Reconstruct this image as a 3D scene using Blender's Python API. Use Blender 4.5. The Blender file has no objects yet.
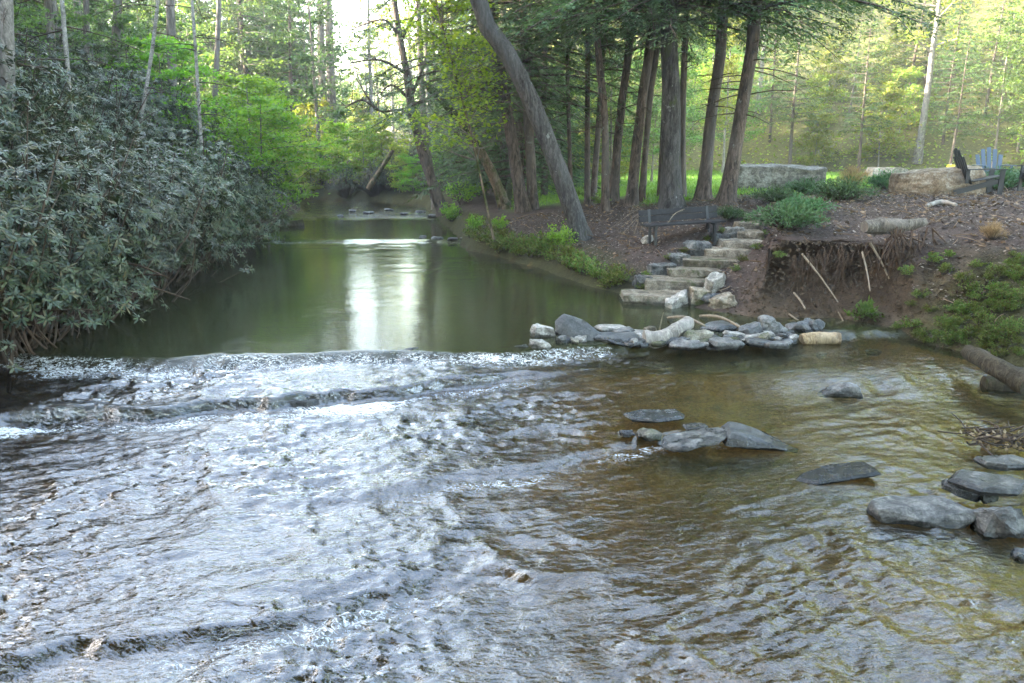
import bpy, bmesh, math, random
import numpy as np
from mathutils import Vector, Matrix, Euler

SC = bpy.context.scene
COL = SC.collection
R_ = math.radians
rng = np.random.default_rng(11)
random.seed(5)

# ------------------------------------------------------------------ camera
PITCH, FPX, CZ = R_(14.5), 740.0, 2.6
cp, sp = math.cos(PITCH), math.sin(PITCH)
def ray(px, py):
    dx = (px - 512) / FPX; dy = (341.5 - py) / FPX
    return np.array([dx, cp + dy * sp, -sp + dy * cp])
def at_z(px, py, z):
    d = ray(px, py); t = (z - CZ) / d[2]
    return np.array([d[0] * t, d[1] * t, z])
def at_y(px, py, Y):
    d = ray(px, py); t = Y / d[1]
    return np.array([d[0] * t, Y, CZ + d[2] * t])
cam = bpy.data.cameras.new('camera'); camo = bpy.data.objects.new('camera', cam); COL.objects.link(camo)
cam.sensor_width = 36; cam.lens = FPX / 1024 * 36; cam.clip_end = 2000; cam.clip_start = 0.05
camo.location = (0, 0, CZ); camo.rotation_euler = (math.pi / 2 - PITCH, 0, 0)
SC.camera = camo

# ------------------------------------------------------------------ noise
def _h(i, j, k, s):
    n = (i.astype(np.int64) * 374761393 + j.astype(np.int64) * 668265263 + k.astype(np.int64) * 2147483647 + s * 974634777) & 0x7fffffff
    n = (n ^ (n >> 13)) * 1274126177 & 0x7fffffff
    n = (n ^ (n >> 16)) * 668265263 & 0x7fffffff
    return ((n ^ (n >> 15)) & 0xffff) / 65535.0
def vn2(x, y, s=0):
    x = np.asarray(x, float); y = np.asarray(y, float)
    i = np.floor(x); j = np.floor(y); u = x - i; v = y - j
    u = u * u * u * (u * (u * 6 - 15) + 10); v = v * v * v * (v * (v * 6 - 15) + 10)
    z = np.zeros_like(i)
    a = _h(i, j, z, s); b = _h(i + 1, j, z, s); c = _h(i, j + 1, z, s); d = _h(i + 1, j + 1, z, s)
    return (a * (1 - u) + b * u) * (1 - v) + (c * (1 - u) + d * u) * v
def vn3(p, s=0):
    i = np.floor(p); f = p - i; f = f * f * (3 - 2 * f)
    r = 0
    for a in (0, 1):
        for b in (0, 1):
            for c in (0, 1):
                w = (f[:, 0] if a else 1 - f[:, 0]) * (f[:, 1] if b else 1 - f[:, 1]) * (f[:, 2] if c else 1 - f[:, 2])
                r = r + w * _h(i[:, 0] + a, i[:, 1] + b, i[:, 2] + c, s)
    return r
def fbm2(x, y, o=4, s=0):
    r = 0; a = .5; f = 1
    for k in range(o):
        r = r + a * (vn2(x * f + 17.3 * k, y * f - 9.1 * k, s + k) - .5); a *= .5; f *= 2.03
    return r
def ridge2(x, y, o=3, s=0):
    r = 0; a = .5; f = 1
    for k in range(o):
        r = r + a * (1 - np.abs(2 * vn2(x * f + 5.3 * k, y * f + 3.7 * k, s + k) - 1)); a *= .55; f *= 1.97
    return r
def sstep(a, b, x):
    t = np.clip((x - a) / (b - a), 0, 1); return t * t * (3 - 2 * t)

# ------------------------------------------------------------------ mesh helpers
def np_mesh(name, V, Fs, mats, midx=None, smooth=False):
    """V (n,3); Fs list of int arrays (m,k)."""
    me = bpy.data.meshes.new(name)
    V = np.asarray(V, np.float32); me.vertices.add(len(V)); me.vertices.foreach_set('co', V.ravel())
    Fs = [np.asarray(f, np.int32) for f in Fs if len(f)]
    nl = sum(f.size for f in Fs); npoly = sum(len(f) for f in Fs)
    me.loops.add(nl); me.polygons.add(npoly)
    me.loops.foreach_set('vertex_index', np.concatenate([f.ravel() for f in Fs]))
    tot = np.concatenate([np.full(len(f), f.shape[1], np.int32) for f in Fs])
    start = np.concatenate([[0], np.cumsum(tot)[:-1]]).astype(np.int32)
    me.polygons.foreach_set('loop_start', start)
    if midx is not None: me.polygons.foreach_set('material_index', np.asarray(midx, np.int32))
    me.polygons.foreach_set('use_smooth', np.full(npoly, smooth, bool))
    for m in (mats if isinstance(mats, (list, tuple)) else [mats]): me.materials.append(m)
    me.update(calc_edges=True); me.validate()
    return me
class Acc:
    def __init__(s): s.V = []; s.F = {}; s.n = 0
    def add(s, V, F):
        V = np.asarray(V, float); F = np.asarray(F, int)
        s.V.append(V); s.F.setdefault(F.shape[1], []).append(F + s.n); s.n += len(V)
    def mesh(s, name, mat, smooth=False):
        return np_mesh(name, np.concatenate(s.V), [np.concatenate(f) for f in s.F.values()], mat, None, smooth)
    def merge(s, o, M=None):
        V = np.concatenate(o.V)
        if M is not None: V = V @ M[:3, :3].T + M[:3, 3]
        base = s.n; s.V.append(V); s.n += len(V)
        for k, f in o.F.items(): s.F.setdefault(k, []).extend([g + base for g in f])
def tube(acc, pts, rad, k=6, rough=0.0, seed=0, cap=True, flare=None):
    P = np.asarray(pts, float); n = len(P); rad = np.broadcast_to(np.asarray(rad, float), (n,))
    T = np.gradient(P, axis=0); T /= np.linalg.norm(T, axis=1)[:, None] + 1e-9
    ref = np.array([0, 0, 1.]) if abs(T[0, 2]) < .9 else np.array([1., 0, 0])
    U = np.cross(T, ref); U /= np.linalg.norm(U, axis=1)[:, None] + 1e-9
    W = np.cross(T, U)
    th = np.linspace(0, 2 * np.pi, k, endpoint=False)
    rr = rad[:, None] * np.ones((1, k))
    if rough:
        rr = rr * (1 + rough * (2 * vn2(np.arange(k)[None, :] * 1.7 + np.zeros((n, 1)), np.arange(n)[:, None] * .8 + np.zeros((1, k)), seed) - 1))
    if flare is not None: rr = rr * flare(np.arange(n)[:, None], th[None, :])
    V = P[:, None, :] + rr[:, :, None] * (np.cos(th)[None, :, None] * U[:, None, :] + np.sin(th)[None, :, None] * W[:, None, :])
    V = V.reshape(-1, 3)
    i = np.arange(n - 1)[:, None] * k; j = np.arange(k)[None, :]; j2 = (j + 1) % k
    F = np.stack([i + j, i + j2, i + k + j2, i + k + j], -1).reshape(-1, 4)
    acc.add(V, F)
    if cap:
        c0 = np.vstack([V[:k], P[:1]]); acc.add(c0, [[(a + 1) % k, a, k] for a in range(k)])
        c1 = np.vstack([V[-k:], P[-1:]]); acc.add(c1, [[a, (a + 1) % k, k] for a in range(k)])
def spline(pts, n):
    P = np.asarray(pts, float); m = len(P)
    if m == 2: return P[0] + (P[1] - P[0]) * np.linspace(0, 1, n)[:, None]
    out = []; t = np.linspace(0, m - 1 - 1e-6, n)
    for u in t:
        i = int(u); f = u - i
        p0 = P[max(i - 1, 0)]; p1 = P[i]; p2 = P[i + 1]; p3 = P[min(i + 2, m - 1)]
        out.append(.5 * ((2 * p1) + (-p0 + p2) * f + (2 * p0 - 5 * p1 + 4 * p2 - p3) * f * f + (-p0 + 3 * p1 - 3 * p2 + p3) * f ** 3))
    return np.array(out)
def nrm(a): return a / (np.linalg.norm(a, axis=-1, keepdims=True) + 1e-9)
def leaves(acc, P, D, N, L, W, shape=4, fold=.12):
    P = np.asarray(P, float); n = len(P); D = nrm(D); S = nrm(np.cross(D, N)); N2 = np.cross(S, D)
    L = np.broadcast_to(np.asarray(L, float), (n,))[:, None]; W = np.broadcast_to(np.asarray(W, float), (n,))[:, None]
    if shape == 4:
        V = np.stack([P, P + D * L * .45 + S * W * .5 - N2 * W * fold, P + D * L - N2 * L * .08, P + D * L * .45 - S * W * .5 - N2 * W * fold], 1)
    else:
        V = np.stack([P, P + D * L * .3 + S * W * .46 + N2 * W * fold, P + D * L * .72 + S * W * .42 + N2 * W * fold * .4 - N2 * L * .05, P + D * L - N2 * L * .14,
                      P + D * L * .72 - S * W * .42 + N2 * W * fold * .4 - N2 * L * .05, P + D * L * .3 - S * W * .46 + N2 * W * fold], 1)
    k = V.shape[1]
    acc.add(V.reshape(-1, 3), np.arange(n * k).reshape(n, k))
def box(acc, c, s, M=None):
    x, y, z = np.array(s) / 2.
    V = np.array([[-x, -y, -z], [x, -y, -z], [x, y, -z], [-x, y, -z], [-x, -y, z], [x, -y, z], [x, y, z], [-x, y, z]])
    if M is not None: V = V @ np.array(M)[:3, :3].T
    acc.add(V + np.array(c), [[0, 3, 2, 1], [4, 5, 6, 7], [0, 1, 5, 4], [1, 2, 6, 5], [2, 3, 7, 6], [3, 0, 4, 7]])

def obj(name, me, parent=None, loc=None):
    o = bpy.data.objects.new(name, me); COL.objects.link(o)
    if parent is not None: o.parent = parent
    if loc is not None: o.location = loc
    return o
def tag(o, label, cat, group=None):
    o['label'] = label; o['category'] = cat
    if group: o['group'] = group
    return o
def thing(name, label, cat, loc=(0, 0, 0), rot=(0, 0, 0), group=None, scale=1):
    o = bpy.data.objects.new(name, None); COL.objects.link(o); o.empty_display_size = .2
    o.location = loc; o.rotation_euler = rot; o.scale = (scale,) * 3 if np.isscalar(scale) else scale
    return tag(o, label, cat, group)
def setting(o, kind='structure'): o['kind'] = kind; return o
def bev(me, w=.01, seg=2):
    bm = bmesh.new(); bm.from_mesh(me)
    bmesh.ops.bevel(bm, geom=bm.edges[:], offset=w, segments=seg, affect='EDGES', profile=.6)
    bm.to_mesh(me); bm.free(); return me

# ------------------------------------------------------------------ materials
class NT:
    def __init__(s, name):
        s.m = bpy.data.materials.new(name); s.m.use_nodes = True; s.t = s.m.node_tree; s.t.nodes.clear()
        s.out = s.n('ShaderNodeOutputMaterial')
    def n(s, t, **kw):
        q = s.t.nodes.new(t)
        for k, v in kw.items():
            if k.startswith('i_'):
                q.inputs[int(k[2:]) if k[2:].isdigit() else k[2:].replace('_', ' ')].default_value = v
            else: setattr(q, k, v)
        return q
    def l(s, a, b): s.t.links.new(a, b)
    def noise(s, vec, scale, detail=4, rough=.6, dist=0):
        q = s.n('ShaderNodeTexNoise'); q.inputs['Scale'].default_value = scale; q.inputs['Detail'].default_value = detail
        q.inputs['Roughness'].default_value = rough; q.inputs['Distortion'].default_value = dist
        if vec is not None: s.l(vec, q.inputs['Vector'])
        return q.outputs['Fac']
    def ramp(s, fac, stops, interp='LINEAR'):
        q = s.n('ShaderNodeValToRGB'); q.color_ramp.interpolation = interp
        e = q.color_ramp.elements
        while len(e) < len(stops): e.new(.5)
        for i, (p, c) in enumerate(stops):
            e[i].position = p; e[i].color = (*c, 1) if len(c) == 3 else c
        s.l(fac, q.inputs[0]); return q.outputs[0]
    def mixc(s, f, a, b, mode='MIX'):
        q = s.n('ShaderNodeMix', data_type='RGBA', blend_type=mode)
        for v, i in ((f, 0), (a, 6), (b, 7)):
            if hasattr(v, 'links'): s.l(v, q.inputs[i])
            else: q.inputs[i].default_value = v if i == 0 else (*v, 1)
        return q.outputs[2]
    def math(s, op, a, b=None, c=None):
        q = s.n('ShaderNodeMath', operation=op)
        for i, v in enumerate((a, b, c)):
            if v is None: continue
            if hasattr(v, 'links'): s.l(v, q.inputs[i])
            else: q.inputs[i].default_value = v
        return q.outputs[0]
    def bsdf(s, col, rough=.7, spec=.3, normal=None):
        q = s.n('ShaderNodeBsdfPrincipled'); q.inputs['Specular IOR Level'].default_value = spec
        if hasattr(rough, 'links'): s.l(rough, q.inputs['Roughness'])
        else: q.inputs['Roughness'].default_value = rough
        if hasattr(col, 'links'): s.l(col, q.inputs['Base Color'])
        else: q.inputs['Base Color'].default_value = (*col, 1)
        if normal is not None: s.l(normal, q.inputs['Normal'])
        return q.outputs[0]
    def bump(s, h, strength=.5, dist=.02, normal=None):
        q = s.n('ShaderNodeBump'); q.inputs['Strength'].default_value = strength; q.inputs['Distance'].default_value = dist
        s.l(h, q.inputs['Height'])
        if normal is not None: s.l(normal, q.inputs['Normal'])
        return q.outputs[0]
    def done(s, sh): s.l(sh, s.out.inputs[0]); return s.m
def objco(t, sc=(1, 1, 1)):
    c = t.n('ShaderNodeTexCoord'); m = t.n('ShaderNodeMapping'); m.inputs['Scale'].default_value = sc
    t.l(c.outputs['Object'], m.inputs[0])
    a = t.n('ShaderNodeVectorMath', operation='ADD'); i = t.n('ShaderNodeObjectInfo')
    q = t.n('ShaderNodeVectorMath', operation='SCALE'); t.l(i.outputs['Random'], q.inputs['Scale']); q.inputs[0].default_value = (37, 11, 23)
    t.l(m.outputs[0], a.inputs[0]); t.l(q.outputs[0], a.inputs[1])
    return a.outputs[0], i.outputs['Random']
def bark_mat(name, c1, c2, c3=None, sc=7, moss=0.0, stretch=.22, bump=.9, lichen=0.0):
    t = NT(name); v, r = objco(t, (1, 1, stretch))
    f = t.noise(v, sc * 1.5, 6, .7, .6); g = t.noise(v, sc * .3, 3, .5)
    w = t.noise(v, sc * 4.5, 3, .65)
    f2 = t.math('ADD', t.math('MULTIPLY', f, .7), t.math('MULTIPLY', w, .3))
    c = t.ramp(f2, [(.40, c1), (.5, tuple(a * .45 + b * .55 for a, b in zip(c1, c2))), (.60, tuple(b * 1.25 for b in c2))])
    c = t.mixc(t.ramp(g, [(.45, (0, 0, 0)), (.62, (1, 1, 1))]), c, t.mixc(.5, c, c3 or c2))
    if moss:
        v2, _ = objco(t, (1, 1, .6)); h = t.noise(v2, 2.6, 5, .7)
        c = t.mixc(t.ramp(h, [(.62 - moss * .3, (0, 0, 0)), (.72 - moss * .3, (1, 1, 1))]), c, (.045, .055, .018))
    if lichen:
        v3, _ = objco(t, (1, 1, .8)); h = t.noise(v3, 5, 6, .75)
        c = t.mixc(t.ramp(h, [(.66 - lichen * .2, (0, 0, 0)), (.70 - lichen * .2, (1, 1, 1))]), c, (.17, .18, .165))
    return t.done(t.bsdf(c, .92, .15, t.bump(f2, bump, .06)))
def leaf_mat(name, cols, trans=.35, rough=.5, spec=.4, tcol=None, tint=.25):
    t = NT(name); g = t.n('ShaderNodeNewGeometry'); i = t.n('ShaderNodeObjectInfo')
    st = [(k / max(1, len(cols) - 1), c) for k, c in enumerate(cols)]
    c = t.ramp(g.outputs['Random Per Island'], st)
    hs = t.n('ShaderNodeHueSaturation'); t.l(c, hs.inputs['Color'])
    t.l(t.math('MULTIPLY_ADD', i.outputs['Random'], .05, .475), hs.inputs['Hue'])
    t.l(t.math('MULTIPLY_ADD', i.outputs['Random'], tint * 2, 1 - tint), hs.inputs['Value'])
    c = hs.outputs[0]
    b = t.bsdf(c, rough, spec)
    tr = t.n('ShaderNodeBsdfTranslucent')
    tc = t.mixc(1.0, c, tcol or (1.35, 1.3, .7), 'MULTIPLY'); t.l(tc, tr.inputs[0])
    m = t.n('ShaderNodeMixShader'); m.inputs[0].default_value = trans; t.l(b, m.inputs[1]); t.l(tr.outputs[0], m.inputs[2])
    return t.done(m.outputs[0])
def stone_mat(name, ca, cb, cc, sc=3.0, lichen=(.33, .33, .29), lich=.25, moss=0, rough=.85, spec=.25, bump=.5):
    t = NT(name); v, r = objco(t)
    f = t.noise(v, sc * 2.2, 7, .72, .5); g = t.noise(v, sc * 11, 4, .75); w = t.noise(v, sc * 1.3, 4, .65)
    vs, _ = objco(t, (.6, .6, 7)); lay = t.noise(vs, 2.5, 3, .55)
    c = t.ramp(f, [(.36, ca), (.5, cb), (.64, cc)])
    c = t.mixc(t.ramp(w, [(.62 - lich * .3, (0, 0, 0)), (.74 - lich * .3, (1, 1, 1))]), c, t.mixc(.45, c, lichen))
    c = t.mixc(.55, c, t.ramp(g, [(.36, (.3, .3, .3)), (.64, (1.5, 1.5, 1.5))]), 'MULTIPLY')
    c = t.mixc(.5, c, t.ramp(lay, [(.35, (.55, .53, .5)), (.6, (1.2, 1.2, 1.2))]), 'MULTIPLY')
    hs = t.n('ShaderNodeHueSaturation'); t.l(c, hs.inputs['Color']); t.l(t.math('MULTIPLY_ADD', r, .6, .7), hs.inputs['Value']); c = hs.outputs[0]
    if moss:
        h = t.noise(v, 2.2, 5, .7); c = t.mixc(t.ramp(h, [(.6 - moss * .3, (0, 0, 0)), (.7 - moss * .3, (1, 1, 1))]), c, (.05, .06, .02))
    wa = t.n('ShaderNodeAttribute', attribute_name='wetline', attribute_type='OBJECT'); oc = t.n('ShaderNodeTexCoord'); sx = t.n('ShaderNodeSeparateXYZ'); t.l(oc.outputs['Object'], sx.inputs[0])
    dz = t.math('ADD', t.math('SUBTRACT', sx.outputs[2], wa.outputs['Fac']), t.math('MULTIPLY_ADD', f, .10, -.05))
    wet = t.n('ShaderNodeMapRange'); t.l(dz, wet.inputs[0]); wet.inputs[1].default_value = .055; wet.inputs[2].default_value = .03
    c = t.mixc(wet.outputs[0], c, t.mixc(1, c, (.33, .33, .33), 'MULTIPLY')); rough = t.math('MULTIPLY_ADD', wet.outputs[0], .22 - rough, rough)
    b1 = t.bump(lay, bump * .7, .03); b2 = t.bump(f, bump, .04, b1); b3 = t.bump(g, bump * .6, .01, b2)
    return t.done(t.bsdf(c, rough, spec, b3))
def plain(name, c, rough=.6, spec=.4, sc=30, var=.25, metal=0):
    t = NT(name); v, r = objco(t); f = t.noise(v, sc, 4, .65)
    col = t.mixc(1, c, t.ramp(f, [(.3, (1 - var,) * 3), (.7, (1 + var,) * 3)]), 'MULTIPLY')
    return t.done(t.bsdf(col, rough, spec, t.bump(f, .25, .006)))

M = {}
M['bark_hemlock'] = bark_mat('bark_hemlock', (.025, .02, .018), (.115, .088, .072), (.12, .11, .10), 8, .0, lichen=.12)
M['bark_grey'] = bark_mat('bark_grey', (.018, .0165, .0165), (.075, .07, .067), (.085, .085, .083), 10, .12, lichen=.2)
M['bark_moss'] = bark_mat('bark_moss', (.05, .037, .025), (.17, .13, .09), None, 9, .5)
M['bark_pale'] = bark_mat('bark_pale', (.08, .073, .067), (.23, .215, .20), (.2, .19, .18), 7, 0, stretch=.5, bump=.4)
M['bark_white'] = bark_mat('bark_white', (.10, .097, .093), (.31, .30, .29), None, 6, 0, stretch=1.5, bump=.3)
M['bark_far'] = bark_mat('bark_far', (.06, .05, .042), (.17, .15, .13), None, 5, 0, bump=.4)
M['twig'] = plain('twig', (.06, .045, .035), .9, .1, 12)
M['stick'] = plain('stick', (.18, .145, .105), .85, .2, 9, .35)
M['root'] = plain('root', (.065, .043, .03), .9, .15, 9, .35)
M['rhodo'] = leaf_mat('rhododendron_leaf', [(.012, .024, .012), (.019, .035, .016), (.030, .050, .020), (.046, .068, .025), (.085, .07, .03)], .15, .4, .45, tint=.32)
M['hemlock'] = leaf_mat('hemlock_needles', [(.04, .075, .034), (.055, .10, .045), (.075, .125, .055)], .35, .6, .3)
M['hemlock_lit'] = leaf_mat('hemlock_spray', [(.035, .062, .024), (.05, .085, .03), (.07, .105, .035)], .35, .6, .3)
M['spring'] = leaf_mat('spring_leaf', [(.075, .145, .045), (.10, .18, .055), (.13, .21, .06)], .5, .55, .3)
M['bright'] = leaf_mat('bright_leaf', [(.105, .22, .022), (.145, .285, .028), (.21, .33, .04)], .55, .5, .3, tint=.12)
M['yellow'] = leaf_mat('young_leaf', [(.14, .24, .03), (.19, .29, .04), (.26, .32, .06), (.27, .25, .08)], .5, .6, .25)
M['pine'] = leaf_mat('pine_needle', [(.05, .10, .035), (.07, .13, .045), (.09, .15, .05)], .35, .6, .25)
M['dull'] = leaf_mat('shade_leaf', [(.04, .075, .03), (.055, .10, .04), (.07, .12, .05)], .4, .55, .3)
M['juniper'] = leaf_mat('juniper_needle', [(.035, .085, .035), (.055, .12, .045), (.075, .15, .06)], .2, .6, .3)
M['bank'] = leaf_mat('bank_plant_leaf', [(.06, .115, .022), (.09, .15, .028), (.13, .16, .035), (.09, .07, .035)], .4, .6, .25)
M['fern'] = leaf_mat('fern_leaf', [(.06, .14, .025), (.09, .19, .03)], .4, .55, .3)
M['drygrass'] = leaf_mat('dry_grass', [(.20, .135, .07), (.27, .19, .105), (.33, .24, .14)], .25, .8, .15)
M['grass'] = leaf_mat('lawn_grass', [(.11, .21, .03), (.15, .26, .04), (.2, .29, .06)], .4, .6, .2)
M['chip'] = leaf_mat('bark_mulch', [(.035, .026, .022), (.06, .045, .039), (.085, .066, .058), (.12, .098, .088), (.24, .21, .19)], .0, .9, .15)
M['litter'] = leaf_mat('dead_leaf', [(.10, .065, .035), (.16, .11, .065), (.24, .18, .12)], .15, .8, .2)
M['stone_tan'] = stone_mat('step_stone', (.075, .063, .046), (.165, .14, .105), (.28, .25, .2), 3, lich=.2, moss=.18)
M['stone_grey'] = stone_mat('grey_stone', (.045, .046, .046), (.10, .10, .098), (.18, .177, .168), 3, lich=.15, rough=.7)
M['stone_pale'] = stone_mat('pale_stone', (.13, .125, .115), (.25, .24, .22), (.38, .365, .34), 3, lich=.1)
M['stone_dark'] = stone_mat('dark_slate', (.028, .03, .034), (.055, .058, .062), (.095, .098, .1), 4, (.13, .13, .13), lich=.1, rough=.42, spec=.5)
M['stone_wet'] = stone_mat('wet_ledge_rock', (.018, .019, .022), (.035, .037, .042), (.06, .062, .066), 5, (.05, .052, .05), lich=.05, rough=.42, spec=.35)
M['stone_moss'] = stone_mat('mossy_stone', (.07, .065, .05), (.13, .12, .095), (.2, .19, .15), 4, moss=.35)
M['boulder'] = stone_mat('field_boulder', (.055, .052, .046), (.12, .112, .098), (.22, .205, .18), 2.2, (.37, .37, .35), lich=.35)
M['boulder_brown'] = stone_mat('brown_boulder', (.11, .075, .045), (.2, .15, .10), (.33, .29, .23), 2.5, (.4, .39, .35), lich=.25)
M['log'] = bark_mat('weathered_log', (.03, .025, .02), (.14, .12, .10), (.19, .17, .15), 10, 0, .15)
M['log_dark'] = bark_mat('dark_log', (.02, .018, .013), (.062, .052, .036), None, 9, .2, .2)
M['log_cut'] = bark_mat('fresh_cut_log', (.12, .08, .045), (.33, .25, .15), (.42, .35, .25), 9, 0, .15)
M['drift'] = bark_mat('driftwood', (.08, .068, .058), (.27, .245, .21), (.32, .30, .28), 9, 0, .25, .6)
M['bench_wood'] = plain('bench_wood', (.017, .016, .017), .75, .3, 18, .4)
M['bench_iron'] = plain('bench_iron', (.02, .02, .022), .5, .5, 30, .2)
M['black_paint'] = plain('black_chair_paint', (.02, .022, .025), .55, .4, 25, .2)
M['blue_paint'] = plain('blue_chair_paint', (.06, .09, .135), .5, .4, 25, .12)
M['yellow_paint'] = plain('yellow_band', (.8, .58, .03), .5, .4, 20, .1)
M['steel'] = plain('galvanised_steel', (.4, .4, .4), .4, .6, 30, .15)

# ------------------------------------------------------------------ terrain
RS = [(-66, 76), (-36, 55), (-22, 46), (-13, 39.5), (-6.5, 36.2), (-3.9, 33.4), (-2.4, 26.7), (-1.15, 19.9), (-.17, 18.3), (.64, 16.7), (1.35, 14.6), (2.1, 13.5),
      (2.5, 12.8), (3.16, 12.2), (3.9, 11.5), (5.06, 11.35), (5.8, 10.6), (6.2, 9.8), (6.6, 9.0), (8.2, 7.8), (9.5, 6), (10, 3), (9.5, -8), (9, -60)]
LS = [(-7.6, -60), (-7.4, 4), (-7.2, 9), (-7.3, 11), (-7.4, 14), (-7.8, 19), (-8.6, 26.7), (-9, 32), (-11.5, 35.2), (-16, 37.8), (-24, 42), (-38, 50), (-66, 70)]
def sdist(x, y, S):
    """signed distance (positive to the left of travel) and vertex-parameter of nearest point"""
    best = np.full(x.shape, 1e9); sg = np.ones(x.shape); par = np.zeros(x.shape)
    for i in range(len(S) - 1):
        ax, ay = S[i]; bx, by = S[i + 1]; ux, uy = bx - ax, by - ay; l2 = ux * ux + uy * uy
        t = np.clip(((x - ax) * ux + (y - ay) * uy) / l2, 0, 1)
        dx = x - ax - t * ux; dy = y - ay - t * uy; d = np.hypot(dx, dy)
        cr = ux * (y - ay) - uy * (x - ax)
        m = d < best - 1e-9
        best = np.where(m, d, best); sg = np.where(m, np.sign(cr), sg); par = np.where(m, i + t, par)
    return best * np.where(sg == 0, 1, sg), par
PD = np.array([0, .3, .6, .9, 1.5, 2.5, 4, 6, 10, 20.])
PK = {0: [0, .4, .6, .8, .9, 1, 1.1, 1.2, 1.2, 1.2], 6: [0, .4, .55, .65, .75, .85, .95, 1.05, 1.1, 1.2], 7: [0, .4, .5, .58, .72, .92, 1.15, 1.38, 1.5, 1.5],
      8: [0, .38, .48, .56, .7, .95, 1.25, 1.48, 1.55, 1.5], 9: [0, .35, .45, .55, .72, .95, 1.25, 1.45, 1.55, 1.5], 10: [0, .2, .35, .45, .66, .93, 1.3, 1.5, 1.6, 1.5],
      11: [0, .12, .25, .4, .65, .97, 1.3, 1.5, 1.6, 1.5], 12: [0, .1, .2, .35, .62, 1.0, 1.35, 1.55, 1.62, 1.5], 13: [-.02, .12, .25, .42, .75, 1.1, 1.4, 1.6, 1.65, 1.5],
      14: [-.1, .15, .4, .75, 1.1, 1.3, 1.45, 1.6, 1.68, 1.5], 14.5: [-.2, .1, .55, 1.08, 1.2, 1.34, 1.5, 1.62, 1.68, 1.5], 15.3: [-.22, .06, .5, 1.08, 1.2, 1.36, 1.52, 1.64, 1.68, 1.5],
      16: [-.22, .1, .45, .75, 1.15, 1.4, 1.6, 1.7, 1.7, 1.5], 17: [-.22, .12, .36, .62, 1.05, 1.45, 1.65, 1.72, 1.7, 1.5],
      18: [-.22, .1, .3, .6, 1.05, 1.5, 1.68, 1.72, 1.7, 1.5], 23: [-.3, .1, .3, .6, 1.0, 1.5, 1.7, 1.72, 1.7, 1.5]}
PKk = np.array(sorted(PK)); PKt = np.array([PK[k] for k in PKk])
def wl(x, y):   # mean water level
    return zwater(x, y, False)
# ledge lines: y as a function of x
WX = [-12, -6.8, -4.7, -2.8, -1.5, -.16, .4, .9, 1.8, 2.6, 4.5, 9]; WY = [9.5, 9.55, 9.3, 9.5, 9.65, 9.6, 9.7, 9.95, 10.1, 10.25, 10.75, 11.2]
L2X = [-12, -5.5, -4.5, -3.5, -2.2, -1.1, -.15, 1.1, 3]; L2Y = [7.4, 7.5, 7.64, 7.85, 8.1, 8.55, 9.0, 9.2, 9.3]
L3X = [-12, -3, -.7, .1, .9, 1.8, 3, 5]; L3Y = [4.4, 5.6, 6.2, 6.5, 6.95, 7.35, 7.2, 6.6]
L4X = [-12, -3.1, -2.6, -2, -1.4, -.8, -.1, .4, 3]; L4Y = [3.5, 3.8, 4.0, 4.2, 4.4, 4.6, 4.85, 4.75, 4.2]
def ledges(x, y):
    w = fbm2(x * 1.3, y * .4, 3, 3) * .35
    t1 = np.interp(x, WX, WY) + w * .8 + .30 * fbm2(x * 2.6, y * .8, 3, 61) - y
    t2 = np.interp(x, L2X, L2Y) + w * 1.3 + .22 * fbm2(x * 2.6, y * .8, 3, 62) - y
    t3 = np.interp(x, L3X, L3Y) + w * 1.6 - y
    t4 = np.interp(x, L4X, L4Y) + w * 1.5 + .2 * fbm2(x * 3, y * .8, 3, 63) - y
    m2 = 1 - sstep(-.6, 1.3, x); m3 = sstep(-2.6, -.6, x) * (1 - sstep(2.0, 3.2, x)); m4 = 1 - sstep(-.2, .9, x)
    return t1, t2, t3, t4, m2, m3, m4
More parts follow.
